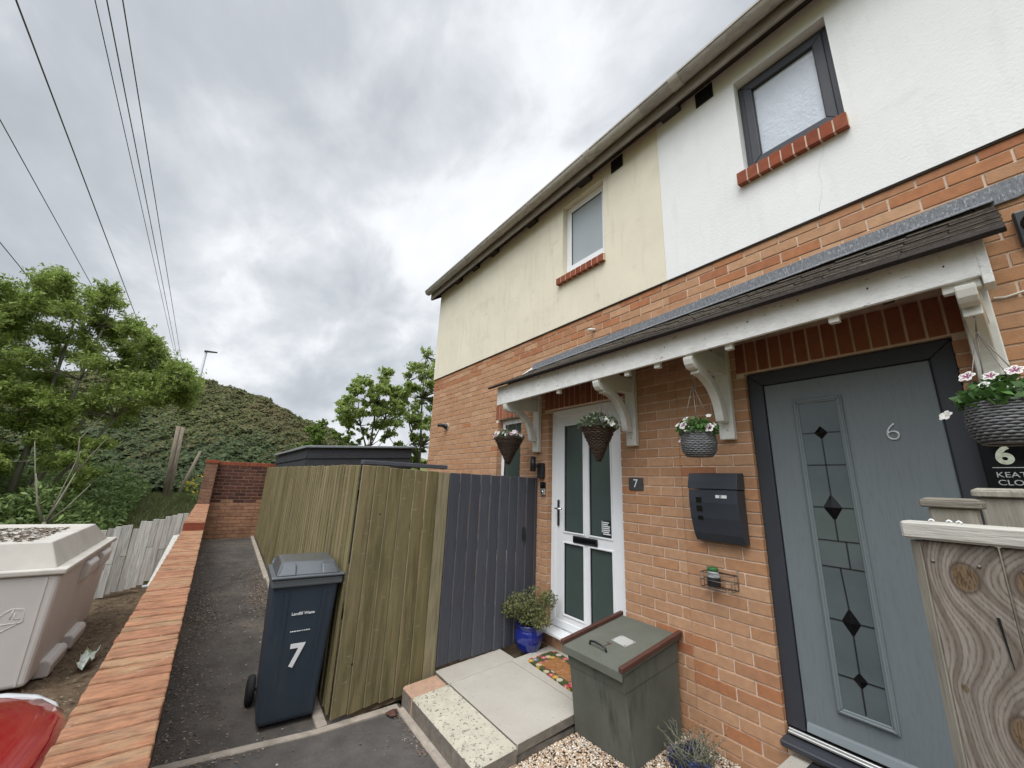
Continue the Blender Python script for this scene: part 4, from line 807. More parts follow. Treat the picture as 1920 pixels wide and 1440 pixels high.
t = thing('flood_light', 'black outside light on the brick past the canopy end', 'flood light', (2.40, 0, 2.88))
b = MB(); b.box(2.335, 2.46, -.04, -.001, 2.87, 3.05); b.build('housing', M['black'], t, bevel=.01, segs=2)
b = MB(); b.lathe([(0, .06), (.035, .05), (.05, 0)], (0, 0, 0), 18, M=Matrix.Translation((2.40, -.04, 2.975)) @ Matrix.Rotation(R(90), 4, 'X')); b.build('sensor_dome', M['gloss'], t)
t = thing('address_sign', 'glossy black address sign reading 6 behind the hanging basket', 'sign', (2.17, 0, 1.72))
b = MB(); b.box(2.050, 2.290, -.012, -.001, 1.735, 2.075); b.build('panel', M['gloss'], t, bevel=.002)
text('number', '6', .108, (2.118, -.0135, 1.925), (R(90), 0, 0), M['mirror6'], t, ext=.0012, offset=.004)
b = MB(); b.box(2.075, 2.245, -.0135, -.0122, 1.873, 1.876); b.build('rule', M['etch'], t)
text('street_name', 'KEATS', .033, (2.080, -.0135, 1.842), (R(90), 0, 0), M['etch'], t, align='LEFT', sx=1.12)
text('street_name', 'CLOSE', .033, (2.080, -.0135, 1.808), (R(90), 0, 0), M['etch'], t, align='LEFT', sx=1.12)
t = thing('wire_caddy', 'small wire shelf rack on the brick below the dark mailbox', 'wire rack', (.80, 0, 1.1))
b = MB()
def loop(z, r=.0022):
    b.tube([(.70, -.003, z), (.70, -.095, z), (.90, -.095, z), (.90, -.003, z), (.70, -.003, z)], r, 6)
loop(1.20, .003); loop(1.155); loop(1.11, .003)
for i in range(6): x = .70 + i * .04; b.tube([(x, -.003, 1.11), (x, -.095, 1.11)], .0018, 5)
for x in (.70, .90): b.tube([(x, -.095, 1.11), (x, -.095, 1.20)], .0022, 6); b.tube([(x, -.004, 1.11), (x, -.004, 1.235)], .0026, 6); b.tube([(x, -.05, 1.11), (x, -.05, 1.20)], .0018, 6)
b.build('rack', M['wire'], t)
t = thing('glass_jar', 'glass jar with green lid standing in the wire rack', 'jar', (.765, -.05, 1.113))
b = MB(); b.lathe([(0, 0), (.036, .002), (.040, .02), (.040, .075), (.032, .092), (.030, .10), (0, .10)], (.765, -.05, 1.114), 20); b.build('jar', M['jarglass'], t)
b = MB(); b.lathe([(.0402, .004), (.0408, .02), (.0408, .058), (.0402, .06)], (.765, -.05, 1.114), 20); b.build('label_band', M['black'], t)
b = MB(); b.lathe([(0, .118), (.030, .118), (.034, .113), (.034, .098), (.030, .096)], (.765, -.05, 1.114), 20); b.build('lid', M['mintgreen'], t)
b = MB(); b.tube([(2.215, -.004, 2.665), (2.25, -.01, 2.655), (2.33, -.012, 2.668), (2.45, -.012, 2.70), (2.6, -.01, 2.73)], .005, 6); b.build('cable', M['bracket'], cat='cable', label='pale thin cable running along the brick under the outside light', org=(2.4, 0, 2.68))

# ------------------------------------------------------------------ steps and slabs in front of door 7
def spz(y): return .165 + .066 * (y + 1.4)
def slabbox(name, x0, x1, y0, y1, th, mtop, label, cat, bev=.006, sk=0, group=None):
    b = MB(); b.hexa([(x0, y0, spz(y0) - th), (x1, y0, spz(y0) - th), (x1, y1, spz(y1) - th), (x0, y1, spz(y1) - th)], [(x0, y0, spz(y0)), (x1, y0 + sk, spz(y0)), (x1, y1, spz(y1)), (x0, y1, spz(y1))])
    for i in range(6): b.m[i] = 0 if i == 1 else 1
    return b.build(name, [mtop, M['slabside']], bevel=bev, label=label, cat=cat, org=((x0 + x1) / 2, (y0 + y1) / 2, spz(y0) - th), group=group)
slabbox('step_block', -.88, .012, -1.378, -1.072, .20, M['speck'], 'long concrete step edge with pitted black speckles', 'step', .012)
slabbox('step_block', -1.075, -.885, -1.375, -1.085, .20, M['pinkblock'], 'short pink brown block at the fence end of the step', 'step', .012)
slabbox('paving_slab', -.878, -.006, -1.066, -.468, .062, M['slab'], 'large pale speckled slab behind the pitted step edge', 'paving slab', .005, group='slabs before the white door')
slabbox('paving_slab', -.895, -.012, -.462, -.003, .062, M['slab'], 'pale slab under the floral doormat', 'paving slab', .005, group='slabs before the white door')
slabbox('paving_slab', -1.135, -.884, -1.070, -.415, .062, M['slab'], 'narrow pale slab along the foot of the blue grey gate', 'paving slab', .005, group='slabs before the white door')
b = MB(); b.box(-.875, -.015, -1.06, -.01, .03, .13); b.build('ground', M['slabside'], kind='structure', label='bed under the slabs')
n_ = 8; rr = .05; W2, D2 = .31, .155; pts = []
for cx, cy, a0 in ((W2 - rr, D2 - rr, 0), (-W2 + rr, D2 - rr, 90), (-W2 + rr, -D2 + rr, 180), (W2 - rr, -D2 + rr, 270)):
    for i in range(n_ + 1): a = R(a0 + 90 * i / n_); pts.append((cx + rr * math.cos(a), cy + rr * math.sin(a)))
b = MB(); b.prism(pts, 'z', 0, .012); dm = b.build('doormat', M['doormat'], label='bright floral doormat with coir centre before the white door', cat='doormat')
dm.location = (-.475, -.235, spz(-.235) + .0005); dm.rotation_euler = (math.atan(.066), 0, R(-4))
# step at door 6
b = MB(); b.box(1.10, 3.0, -.55, -.004, .0, .345); b.build('step_block', M['slab'], bevel=.008, label='pale concrete step below the grey door', cat='step', org=(1.9, -.3, 0))
b = MB(); b.box(1.20, 2.0, -.50, -.02, .3455, .358); b.build('doormat', M['blackmat'], bevel=.004, label='black rubber mat on the step of the grey door', cat='doormat', org=(1.6, -.26, .345))

# ------------------------------------------------------------------ gravel
def gravel():
    n = 17000
    X = np.random.rand(n) * 1.12 + .012; Y = -1.36 + np.random.rand(n) * 1.35; Zg = .078 + (Y + 1.37) / 1.39 * .06
    keep = ~((X > 1.09) & (Y > -.56)); X, Y, Zg = X[keep], Y[keep], Zg[keep]; n = len(X)
    ic = bmesh.new(); bmesh.ops.create_icosphere(ic, subdivisions=1, radius=1.0); V0 = np.array([v.co[:] for v in ic.verts]); F0 = np.array([[v.index for v in f.verts] for f in ic.faces]); ic.free()
    nv, nf = len(V0), len(F0); s = .0042 + .0045 * np.random.rand(n)
    sc_ = np.stack([s * (.8 + .7 * np.random.rand(n)), s * (.7 + .5 * np.random.rand(n)), s * (.5 + .35 * np.random.rand(n))], 1)
    ang = np.random.rand(n) * np.pi * 2; P = V0[None] * (1 + .18 * np.random.randn(n, nv, 1)) * sc_[:, None, :]
    ca, sa = np.cos(ang)[:, None], np.sin(ang)[:, None]
    Q = np.stack([P[..., 0] * ca - P[..., 1] * sa, P[..., 0] * sa + P[..., 1] * ca, P[..., 2]], -1) + np.stack([X, Y, Zg + s * .4 + np.random.rand(n) * .008], 1)[:, None, :]
    me = bpy.data.meshes.new('gravel'); me.vertices.add(n * nv); me.vertices.foreach_set('co', Q.astype(np.float32).ravel())
    FF = (F0[None] + (np.arange(n) * nv)[:, None, None]).reshape(-1, 3); m_ = len(FF); me.loops.add(m_ * 3); me.polygons.add(m_)
    me.loops.foreach_set('vertex_index', FF.astype(np.int32).ravel()); me.polygons.foreach_set('loop_start', np.arange(0, m_ * 3, 3, dtype=np.int32)); me.polygons.foreach_set('loop_total', np.full(m_, 3, dtype=np.int32))
    me.polygons.foreach_set('use_smooth', np.ones(m_, bool)); me.materials.append(M['gravel']); me.update(calc_edges=True)
    o = bpy.data.objects.new('gravel', me); COL.objects.link(o); tag(o, 'tan and white pea gravel around the storage box', None, None, 'stuff')
gravel()

# ------------------------------------------------------------------ storage box
t = thing('storage_box', 'grey green felt covered storage box with sloping lid marked 7', 'storage box', (.23, -.33, .12))
FB = [(.004, -.585), (.475, -.565), (.462, -.035), (.004, -.035)]; FT = [(.002, -.645), (.47, -.645), (.455, -.035), (-.02, -.035)]
zt = [.625, .625, .70, .70]
b = MB(); b.hexa([(x, y, .12) for x, y in FB], [(x, y, z) for (x, y), z in zip(FT, zt)]); b.build('body', M['felt'], t, bevel=.008)
b = MB()                                                      # overlapping felt band under the lid
def lerp(a, c, k): return tuple(a[i] + (c[i] - a[i]) * k for i in range(len(a)))
k0 = .80
lo = [(*lerp(FB[i], FT[i], k0), .12 + (zt[i] - .12) * k0) for i in range(4)]; hi_ = [(*FT[i], zt[i]) for i in range(4)]
def push(p, d): c = Vector((.23, -.34, p[2])); v = Vector(p) - c; return tuple(c + v * (1 + d))
b.hexa([push(p, .016) for p in lo], [push(p, .016) for p in hi_]); b.build('felt_band', M['felt'], t, bevel=.004)
LT = [(-.025, -.672), (.492, -.672), (.475, -.015), (-.04, -.015)]
lz = lambda y: .632 + (y + .672) * (.085 / .657)
b = MB(); b.hexa([(x, y, lz(y)) for x, y in LT], [(x, y, lz(y) + .022) for x, y in LT])
b.hexa([(-.025, -.680, .602), (.492, -.680, .602), (.492, -.673, .602), (-.025, -.673, .602)], [(-.025, -.680, .652), (.492, -.680, .652), (.492, -.673, .656), (-.025, -.673, .656)])
lid = b.build('lid', M['feltlid'], t, bevel=.003)
for xa, xb in ((-.033, -.002), (.470, .502)):
    b = MB(); b.hexa([(xa, -.686, lz(-.686) + .0225), (xb, -.686, lz(-.686) + .0225), (xb - .014, -.01, lz(-.01) + .0225), (xa - .014, -.01, lz(-.01) + .0225)], [(xa, -.686, lz(-.686) + .05), (xb, -.686, lz(-.686) + .05), (xb - .014, -.01, lz(-.01) + .05), (xa - .014, -.01, lz(-.01) + .05)])
    b.build('batten', M['batten'], t, bevel=.003)
ls = math.atan(.085 / .657)
b = MB(); b.box(-.065, .065, -.052, .052, .0, .004, 0); Mp = Matrix.Translation((.255, -.36, lz(-.36) + .0226)) @ Matrix.Rotation(ls, 4, 'X') @ Matrix.Rotation(R(-6), 4, 'Z')
b.v = [tuple(Mp @ Vector(v)) for v in b.v]; pl = b.build('metal_plate', M['aluplate'], t)
for sx in (-1, 1):
    for sy in (-1, 1):
        b = MB(); b.lathe([(0, .007), (.005, .006), (.006, .0042)], (sx * .055, sy * .042, 0), 10, M=Mp); b.build('screw', M['wire'], pl)
b = MB(); b.tube([Mp @ Vector(p) for p in ((-.115, -.205, .0), (-.11, -.205, .022), (-.07, -.20, .030), (-.01, -.20, .030), (.03, -.195, .022), (.035, -.195, .0))], .007, 8); b.build('handle', M['black'], t)
text('painted_number', '7', .085, (.205, -.475, lz(-.475) + .0232), (ls, 0, R(8)), M['batten'], t, ext=.0006)

# ------------------------------------------------------------------ shrub in pot, bluish planter by door 6
t = thing('plant_pot', 'ribbed cobalt blue glazed pot at the foot of the gate', 'plant pot', (-.975, -.20, .22))
b = MB(); nn = 48; prof = [(.0, 0), (.085, 0), (.105, .02), (.128, .08), (.135, .13), (.125, .18), (.112, .205), (.125, .215), (.125, .228), (.108, .226), (.10, .20)]
for r_, z_ in prof:
    for k in range(nn):
        a = 2 * math.pi * k / nn; w = r_ * (1 + (.025 * math.cos(16 * a) if .01 < z_ < .2 else 0)); b.v.append((-.975 + w * math.cos(a), -.20 + w * math.sin(a), .225 + z_))
for i in range(len(prof) - 1):
    for k in range(nn): k2 = (k + 1) % nn; b.f.append([i * nn + k, i * nn + k2, (i + 1) * nn + k2, (i + 1) * nn + k]); b.m.append(0); b.s.append(True)
b.build('pot', M['bluepot'], t)
b = MB(); b.lathe([(0, .205), (.106, .205)], (-.975, -.20, .225), 24); b.build('soil', M['potsoil'], t)
def shrub_in(name, label, cat, base, clumps, nleaf, size, m, stem_m, asp=.5):
    t = thing(name, label, cat, base); b = MB()
    for c, r in clumps:
        for _ in range(5):
            e = Vector(c) + Vector(np.random.normal(size=3) * r * .45); mid = Vector(base).lerp(e, .5) + Vector((random.uniform(-.02, .02), random.uniform(-.02, .02), .03)); b.tube([base, mid, e], [.006, .004, .002], 5)
    b.build('stems', stem_m, t); C = []
    for c, r in clumps:
        d = rnd_dirs(nleaf) * r * (np.random.rand(nleaf, 1) ** .4); C.append(np.array(c) + d * np.array([1, 1, .85]))
    C = np.concatenate(C); U, V = leafset(C, size, asp, .4); quads_mesh('foliage', C, U, V, m, t); return t
shrub_in('shrub', 'small leaved evergreen shrub growing in the blue pot', 'shrub', (-.975, -.20, .43), [((-1.02, -.25, .58), .15), ((-.86, -.16, .60), .13), ((-.98, -.14, .66), .13), ((-.80, -.20, .52), .10), ((-1.08, -.36, .57), .09), ((-.99, -.34, .64), .12), ((-.90, -.28, .56), .11), ((-.83, -.08, .68), .09)], 330, .024, M['shrubleaf'], M['bark2'])
t = thing('lavender_plant', 'straggly blue flowered lavender in gravel beside the storage box', 'plant', (.66, -.27, .12))
b = MB(); C = []; 
for i in range(70):
    a = random.uniform(0, 6.28); l = random.uniform(.10, .24); e = Vector((.66 + random.uniform(-.08, .10) + math.cos(a) * .09, -.27 + random.uniform(-.13, .12) + math.sin(a) * .10, .12 + l)); s_ = Vector((.66 + random.uniform(-.08, .1), -.27 + random.uniform(-.1, .1), .11))
    b.tube([s_, s_.lerp(e, .5) + Vector((0, 0, .02)), e], [.0025, .002, .0012], 4); C += [s_.lerp(e, k) for k in np.linspace(.25, 1.0, 11)]
b.build('stems', M['bark'], t); C = np.array(C) + np.random.normal(size=(len(C), 3)) * .008; U, V = leafset(C, .030, .22, 1.2); quads_mesh('foliage', C, U, V, M['lav'], t)
C = np.concatenate([np.array([x, y, z]) + rnd_dirs(420) * r * np.random.rand(420, 1) ** .4 for x, y, z, r in ((.58, -.28, .16, .07), (.70, -.36, .16, .075), (.62, -.19, .19, .05), (.745, -.28, .15, .06))]); U, V = leafset(C, .022, .4, .8); quads_mesh('flowers', C, U, V, M['lavblue'], t)

# ------------------------------------------------------------------ wheelie bin
t = thing('wheelie_bin', 'slate blue wheelie bin numbered 7 standing against the green fence', 'wheelie bin', (-1.425, -2.135, alley_z(-1.42)), rot=(0, R(-1.2), R(-3)), local=True)
b = MB()                                        # local: +x front, y across, z up
bw, tw_ = .178, .218
b.hexa([(-.20, -bw, .02), (.185, -bw, .02), (.185, bw, .02), (-.20, bw, .02)], [(-.27, -tw_, .93), (.275, -tw_, .93), (.275, tw_, .93), (-.27, tw_, .93)])
body = b.build('body', M['binbody'], t, bevel=.03, segs=3)
b = MB(); 
for s in (-1, 1): b.hexa([(.186, s * .10 - .012, .06), (.190, s * .10 - .012, .06), (.190, s * .10 + .012, .06), (.186, s * .10 + .012, .06)], [(.268, s * .125 - .014, .86), (.2745, s * .125 - .014, .86), (.2745, s * .125 + .014, .86), (.268, s * .125 + .014, .86)])
b.build('front_rib', M['binbody'], t)
b = MB(); frame = [(-.285, -.235), (.295, -.235), (.295, .235), (-.285, .235)]; b.prism(frame, 'z', .900, .952); b.build('rim', M['binrim'], t, bevel=.01, segs=2)
b = MB(); b.prism([(-.30, -.245), (.312, -.245), (.312, .245), (-.30, .245)], 'z', .954, .975)
b.hexa([(-.27, -.215, .975), (.275, -.215, .975), (.275, .215, .975), (-.27, .215, .975)], [(-.22, -.185, 1.055), (.15, -.185, 1.050), (.15, .185, 1.050), (-.22, .185, 1.055)])
b.hexa([(.13, -.205, .975), (.285, -.205, .975), (.285, -.085, .975), (.13, -.085, .975)], [(.12, -.175, 1.05), (.215, -.175, 1.032), (.215, -.085, 1.032), (.12, -.085, 1.05)])
b.hexa([(.13, .085, .975), (.285, .085, .975), (.285, .205, .975), (.13, .205, .975)], [(.12, .085, 1.05), (.215, .085, 1.032), (.215, .175, 1.032), (.12, .175, 1.05)])
b.build('lid', M['binlid'], t, bevel=.012, segs=3)
b = MB(); b.tube([(-.33, -.20, 1.0), (-.335, 0, 1.0), (-.33, .20, 1.0)], .014, 10)
for y in (-.2, .2): b.tube([(-.28, y, .96), (-.33, y, 1.0)], .016, 8)
b.build('handle', M['binlid'], t)
for s in (-1, 1):
    b = MB(); Mw = Matrix.Translation((-.24, s * .215, .10)) @ Matrix.Rotation(R(90), 4, 'X')
    b.lathe([(.0, -.028), (.07, -.028), (.092, -.022), (.10, -.012), (.10, .012), (.092, .022), (.07, .028), (0, .028)], (0, 0, 0), 28, M=Mw); b.build('wheel', M['tyre'], t)
b = MB(); b.tube([(-.24, -.2, .10), (-.24, .2, .10)], .011, 8); b.build('axle', M['wire'], t)
tl = math.atan(.09 / .91)
def ft(z): return .185 + (z - .02) * .09 / .91 + .0065
text('number', '7', .205, (ft(.435), -.005, .435), (R(90) + 0, 0, R(90)), M['whitepaint'], t, ext=.0008, offset=.006, sx=.92).rotation_euler = (Matrix.Rotation(R(90), 4, 'Z') @ Matrix.Rotation(R(90) + tl, 4, 'X')).to_euler()
b = MB()
for i in range(12): y_ = -.066 + i * .011; b.box(ft(.600) - .001, ft(.600) + .0004, y_, y_ + random.uniform(.005, .009), .597, .603)
b.build('print_line', M['whitepaint'], t)
for bd_, sz, z in (('Landfill Waste', .026, .715),):
    o = text('lettering', bd_, sz, (ft(z), .0, z), (0, 0, 0), M['whitepaint'], t, ext=.0006, offset=.0006); o.rotation_euler = (Matrix.Rotation(R(90), 4, 'Z') @ Matrix.Rotation(R(90) + tl, 4, 'X')).to_euler()

# ------------------------------------------------------------------ green fence, gate
def boards(b, n, p0, p1, zt0, zt1, zb0, zb1, th=.02, lap=.019, m=0, last=None, gap=0.0, rj=.004, flip=False, edge=None):
    """vertical boards between plan points p0..p1 with outward face to the left of p0->p1"""
    p0, p1 = Vector((*p0, 0)), Vector((*p1, 0)); d = (p1 - p0); nv = Vector((d.y, -d.x, 0)).normalized()
    for i in range(n):
        a, c = i / n, (i + 1) / n; A = p0 + d * a; Cc = p0 + d * (c - gap / n); jt = random.uniform(-rj, rj); jb = random.uniform(-rj * 2, rj * 2)
        oA = nv * (lap + random.uniform(0, .004)); oC = nv * random.uniform(0, .002)
        if flip: oA, oC = oC, oA
        za, zc_ = zt0 + (zt1 - zt0) * a + jt, zt0 + (zt1 - zt0) * c + jt; ya, yc = zb0 + (zb1 - zb0) * a + jb, zb0 + (zb1 - zb0) * c + jb
        mm = m if (last is None or i != n - 1) else last
        b.hexa([(*(A + oA).xy, ya), (*(Cc + oC).xy, yc), (*(Cc + oC - nv * th).xy, yc), (*(A + oA - nv * th).xy, ya)], [(*(A + oA).xy, za), (*(Cc + oC).xy, zc_), (*(Cc + oC - nv * th).xy, zc_), (*(A + oA - nv * th).xy, za)], mm)
        if edge is not None: b.m[-2 if flip else -1] = b.m[-2 if flip else -1]; b.m[len(b.m) - (3 if flip else 1)] = edge
t = thing('board_fence', 'mossy green board fence panel facing the driveway beside the bin', 'fence', (-1.13, -1.45, .03))
b = MB(); boards(b, 7, (-1.125, -1.882), (-1.125, -1.078), 1.828, 1.803, .055, .10, last=1, edge=1)
# stepped bottom over the block
b.build('boards', [M['fence'], M['palefence']], t, bevel=.003)
b = MB(); b.box(-1.235, -1.152, -1.87, -1.09, 1.835, 1.870); b.build('top_rail', M['gatewood'], t, bevel=.004)
b = MB(); b.box(-1.25, -1.155, -1.14, -1.045, .03, 1.80); b.build('post', M['fence'], t, bevel=.004)
b = MB(); b.box(-1.21, -1.152, -1.86, -1.14, .45, .53); b.box(-1.21, -1.152, -1.86, -1.14, 1.3, 1.38); b.build('rail', M['fence'], t)
# bolt holes and knots
b = MB()
for y, z in ((-1.70, 1.44), (-1.60, 1.36), (-1.73, .80), (-1.62, .68), (-1.77, .38)):
    b.lathe([(0, .002), (.009, .001), (.010, 0)], (0, 0, 0), 10, M=Matrix.Translation((-1.116, y, z)) @ Matrix.Rotation(R(90), 4, 'Y'))
b.build('board_knots', M['blackvoid'], t)
t = thing('board_fence', 'long mossy green board fence running up the tarmac path', 'fence', (-5, -1.87, .1))
b = MB(); boards(b, 66, (-9.0, -1.872), (-1.15, -1.892), 1.90, 1.828, alley_z(-9) + .05, .07, rj=.006, th=.018, flip=True, lap=.009)
b.build('boards', [M['fence'], M['palefence']], t, bevel=.003)
b = MB()
for z in (.55, 1.45): b.box(-8.9, -1.2, -1.85, -1.80, z + .1, z + .18)
b.build('rail', M['fence'], t)
for x in (-3.1, -5.2, -7.2):
    b = MB(); b.box(x - .04, x + .04, -1.845, -1.76, .05, 1.84); b.build('post', M['fence'], t)
t = thing('garden_gate', 'slate blue boarded side gate between green fence and white door', 'gate', (-1.13, -.55, .2))
b = MB(); boards(b, 9, (-1.135, -1.072), (-1.135, -.035), 1.805, 1.798, .215, .245, lap=.016, rj=.003, edge=1)
b.build('boards', [M['gatewood'], M['gateedge']], t, bevel=.003)
b = MB()
for z in (.5, 1.1, 1.62): b.box(-1.19, -1.158, -1.04, -.05, z, z + .09)
b.build('ledge', M['gatewood'], t)
b = MB(); b.box(-1.127, -1.112, -.195, -.165, 1.17, 1.30); b.box(-1.114, -1.100, -.19, -.172, 1.21, 1.26); b.build('latch', M['black'], t, bevel=.004)
b = MB(); b.box(-1.20, -1.125, -.034, -.004, .22, 1.80); b.build('gate_post', M['gatewood'], t, bevel=.004)

# ------------------------------------------------------------------ shed
t = thing('shed', 'low black boarded shed behind the green fence', 'shed', (-7.3, -.6, .1))
A_, B_, C_ = Vector((-6.2, -1.50)), Vector((-6.02, .50)), Vector((-8.9, -1.72)); D_ = C_ + (B_ - A_)
zA, zB, zC = 2.245, 2.40, 2.17
b = MB()
def lapwall(P0, P1, zt0, zt1):
    d = P1 - P0; nv = Vector((d.y, -d.x)).normalized(); H = 11
    for i in range(H):
        k0, k1 = i / H, (i + 1) / H; z = lambda zt, k: .15 + (zt - .15) * k
        o0, o1 = nv * .022, nv * .004
        b.hexa([(*(P0 + o0), z(zt0, k0)), (*(P1 + o0), z(zt1, k0)), (*P1, z(zt1, k0)), (*P0, z(zt0, k0))], [(*(P0 + o1), z(zt0, k1)), (*(P1 + o1), z(zt1, k1)), (*P1, z(zt1, k1)), (*P0, z(zt0, k1))])
lapwall(A_, B_, zA, zB); lapwall(C_, A_, zC, zA); lapwall(B_, D_, zB, zB)
b.build('boarding', M['shed'], t)
b = MB(); ov = .06; e1 = (B_ - A_).normalized() * ov; e2 = (A_ - C_).normalized() * ov
P = [C_ - e1 - e2, A_ - e1 + e2, B_ + e1 + e2, D_ + e1 - e2]; zz = [zC, zA, zB, zB - .05]
b.hexa([(*p, z + .006) for p, z in zip(P, zz)], [(*p, z + .05) for p, z in zip(P, zz)]); b.build('roof', M['shedroof'], t, bevel=.008)

# ------------------------------------------------------------------ low boundary wall, pier, back wall
t = thing('boundary_wall', 'low red brick boundary wall with worn brick coping beside the path', 'wall', (-3, -2.95, 0))
b = MB(); W0y, W1y = -3.055, -2.855
for (xa, xb, zt) in ((-4.72, 3.2, .875), (-8.78, -4.72, .955)):
    brick_rows(b, xa, xb, -.3, zt, P=lambda u, d, z: (u, W1y - .003 - d, z), depth=.09, off=(.03, .14), mfun=lambda x, z: 0, jit=.003)
    brick_rows(b, xa, xb, -.4, zt, P=lambda u, d, z: (u, W0y + .003 + d, z), depth=.09, off=(.03, .14), mfun=lambda x, z: 0, jit=.003)
    b.box(xa, xb, W0y + .012, W1y - .012, -.5, zt + .004, 1)
b.build('brickwork', [M['oldbrick'], M['mortar']], t, bevel=.003)
b = MB(); x = 3.2
def cop(xa, xb, ztop, yl=W0y - .015, yr=W1y + .015, zb=.10):
    j = lambda s=.004: random.uniform(-s, s)
    b.hexa([(xa, yl + j(), ztop - zb), (xb, yl + j(), ztop - zb), (xb, yr, ztop - zb), (xa, yr, ztop - zb)], [(xa, yl + j(), ztop + j(.004)), (xb, yl + j(), ztop + j(.004)), (xb, yr + j(.003), ztop + j(.003)), (xa, yr + j(.003), ztop + j(.003))])
while x > -4.70: w = .0755; cop(x - w + .0045, x - .0045, .960 + random.uniform(-.004, .004)); x -= w
b.box(-4.70, 3.2, W0y, W1y, .86, .950, 1)
cop(-4.815, -4.715, 1.068, zb=.20); b.m[-6:] = [2] * 6
x = -4.825
while x > -8.76: w = .0755; cop(x - w + .0045, x - .0045, 1.062 + random.uniform(-.004, .004)); x -= w
b.box(-8.76, -4.83, W0y, W1y, .94, 1.050, 1)
b.build('coping', [M['coping'], M['copejoint'], M['darkredbrick']], t, bevel=.006, segs=2)
b = MB()
brick_rows(b, W0y - .005, W1y + .01, .2, 1.93, P=lambda u, d, z: (-8.78 - d, u, z), depth=.2, off=(.06, .17), L=.215, jit=.002)
b.box(-9.0, -8.785, W0y, W1y, .0, 1.925, 1); b.box(-9.005, -8.77, W0y - .015, W1y + .02, 1.93, 2.0, 2)
b.build('pier', [M['pierbrick'], M['sootmortar'], M['darkredbrick']], t, bevel=.003)
t = thing('garden_wall', 'tall soot stained brick wall closing the end of the path', 'wall', (-9.1, -2.3, .3))
b = MB(); brick_rows(b, -2.84, -1.2, .2, 1.90, P=lambda u, d, z: (-9.0 - d, u, z), depth=.1, off=(.05, .16), mfun=lambda y, z: 0 if z < 1.10 + .06 * math.sin(y * 9) + random.uniform(-.04, .04) else 1, jit=.002)
b.box(-9.2, -9.006, -2.85, -1.2, .0, 1.895, 2); b.build('brickwork', [M['oldbrick'], M['sootbrick'], M['sootmortar']], t, bevel=.003)
b = MB(); y = -2.84
while y < -1.2: b.box(-9.21, -8.99, y + .004, y + .0715, 1.90, 1.985 + random.uniform(-.003, .003)); y += .0755
b.box(-9.2, -9.0, -2.84, -1.2, 1.89, 1.975, 1); b.build('coping', [M['darkredbrick'], M['sootmortar']], t, bevel=.005)

# ------------------------------------------------------------------ old white fence, grit container, car
t = thing('board_fence', 'bleached broken board fence leaning beyond the low wall', 'fence', (-7.1, -3.9, -.25))
b = MB(); y = -3.10; i = 0
while y > -5.6:
    w = random.uniform(.068, .085); z1 = 1.0 + random.uniform(-.02, .02) - (.10 if 8 <= i <= 8 else 0) - (abs(y) - 3.1) * .235; z0 = .06 - (abs(y) - 3.1) * .38 + random.uniform(-.03, .02); xx = -7.0 + random.uniform(-.003, .003); ln_ = random.uniform(-.006, .006)
    zm = (z0 + z1) / 2 + random.uniform(-.08, .08)
    for za, zb in ((z0, zm - .004), (zm + .004, z1)) if random.random() < .45 else ((z0, z1),):
        dx_ = random.uniform(-.003, .003)
        b.hexa([(xx + dx_, y - w - .003, za), (xx + dx_ + .016, y - w - .003, za), (xx + dx_ + .016, y - .004, za), (xx + dx_, y - .004, za)], [(xx + dx_, y - w - .003 + ln_, zb), (xx + dx_ + .016, y - w - .003 + ln_, zb), (xx + dx_ + .016, y - .004 + ln_, zb), (xx + dx_, y - .004 + ln_, zb)])
    y -= w; i += 1
b.build('boards', M['oldfence'], t, bevel=.003)
b = MB(); 
for z in (.0, .5): b.hexa([(-7.08, -5.6, z - .75), (-7.03, -5.6, z - .75), (-7.03, -3.1, z + .2), (-7.08, -3.1, z + .2)], [(-7.08, -5.6, z - .67), (-7.03, -5.6, z - .67), (-7.03, -3.1, z + .28), (-7.08, -3.1, z + .28)])
b.build('rail', M['oldpost'], t)
b = MB()
for y in (-3.2, -4.6): b.box(-7.14, -7.06, y - .04, y + .04, -.3, .8 - (abs(y) - 3.1) * .25)
b.build('post', M['oldpost'], t)
t = thing('loose_sheet', 'pale loose sheet propped against the far side of the low wall', 'sheet', (-3.9, -3.13, -.25))
b = MB(); b.hexa([(-3.42, -3.20, .58), (-3.36, -3.075, .60), (-4.55, -3.07, .93), (-4.62, -3.14, .91)], [(-3.42, -3.20, .592), (-3.36, -3.075, .612), (-4.55, -3.07, .942), (-4.62, -3.14, .922)]); b.build('sheet', M['oldfence'], t, bevel=.003)
b = MB(); b.tube([(-3.40, -3.23, .585), (-3.36, -3.07, .60)], .014, 8); b.build('rolled_edge', M['lampgrey'], t)
b = MB(); b.box(-3.72, -3.68, -3.17, -3.07, -.25, .64); b.build('support', M['oldpost'], t)

SCR = [[(-3.5585 + .03 * (z_ + .2) / .935, y_, z_) for y_, z_ in q_] for q_ in ([(-4.20, .36), (-4.127, .44), (-4.091, .465), (-4.018, .455), (-4.004, .354), (-4.20, .235)], [(-4.08, .46), (-4.09, .38)], [(-4.066, .43), (-4.066, .38), (-4.025, .38)], [(-4.19, .34), (-4.01, .345)])]
t = thing('grit_container', 'large grey beige plastic container with hipped lid beyond the low wall', 'container', (-4.7, -4.7, -.25))
b = MB(); X0, X1, Y0, Y1 = -5.82, -3.55, -5.45, -3.86; ti = .0
b.hexa([(X0 + .1, Y0 + .1, -.2), (X1 - .01, Y0 + .1, -.2), (X1 - .01, Y1 - .01, -.2), (X0 + .1, Y1 - .01, -.2)], [(X0, Y0, .735), (X1 + .02, Y0, .735), (X1 + .02, Y1 + .02, .735), (X0, Y1 + .02, .735)])
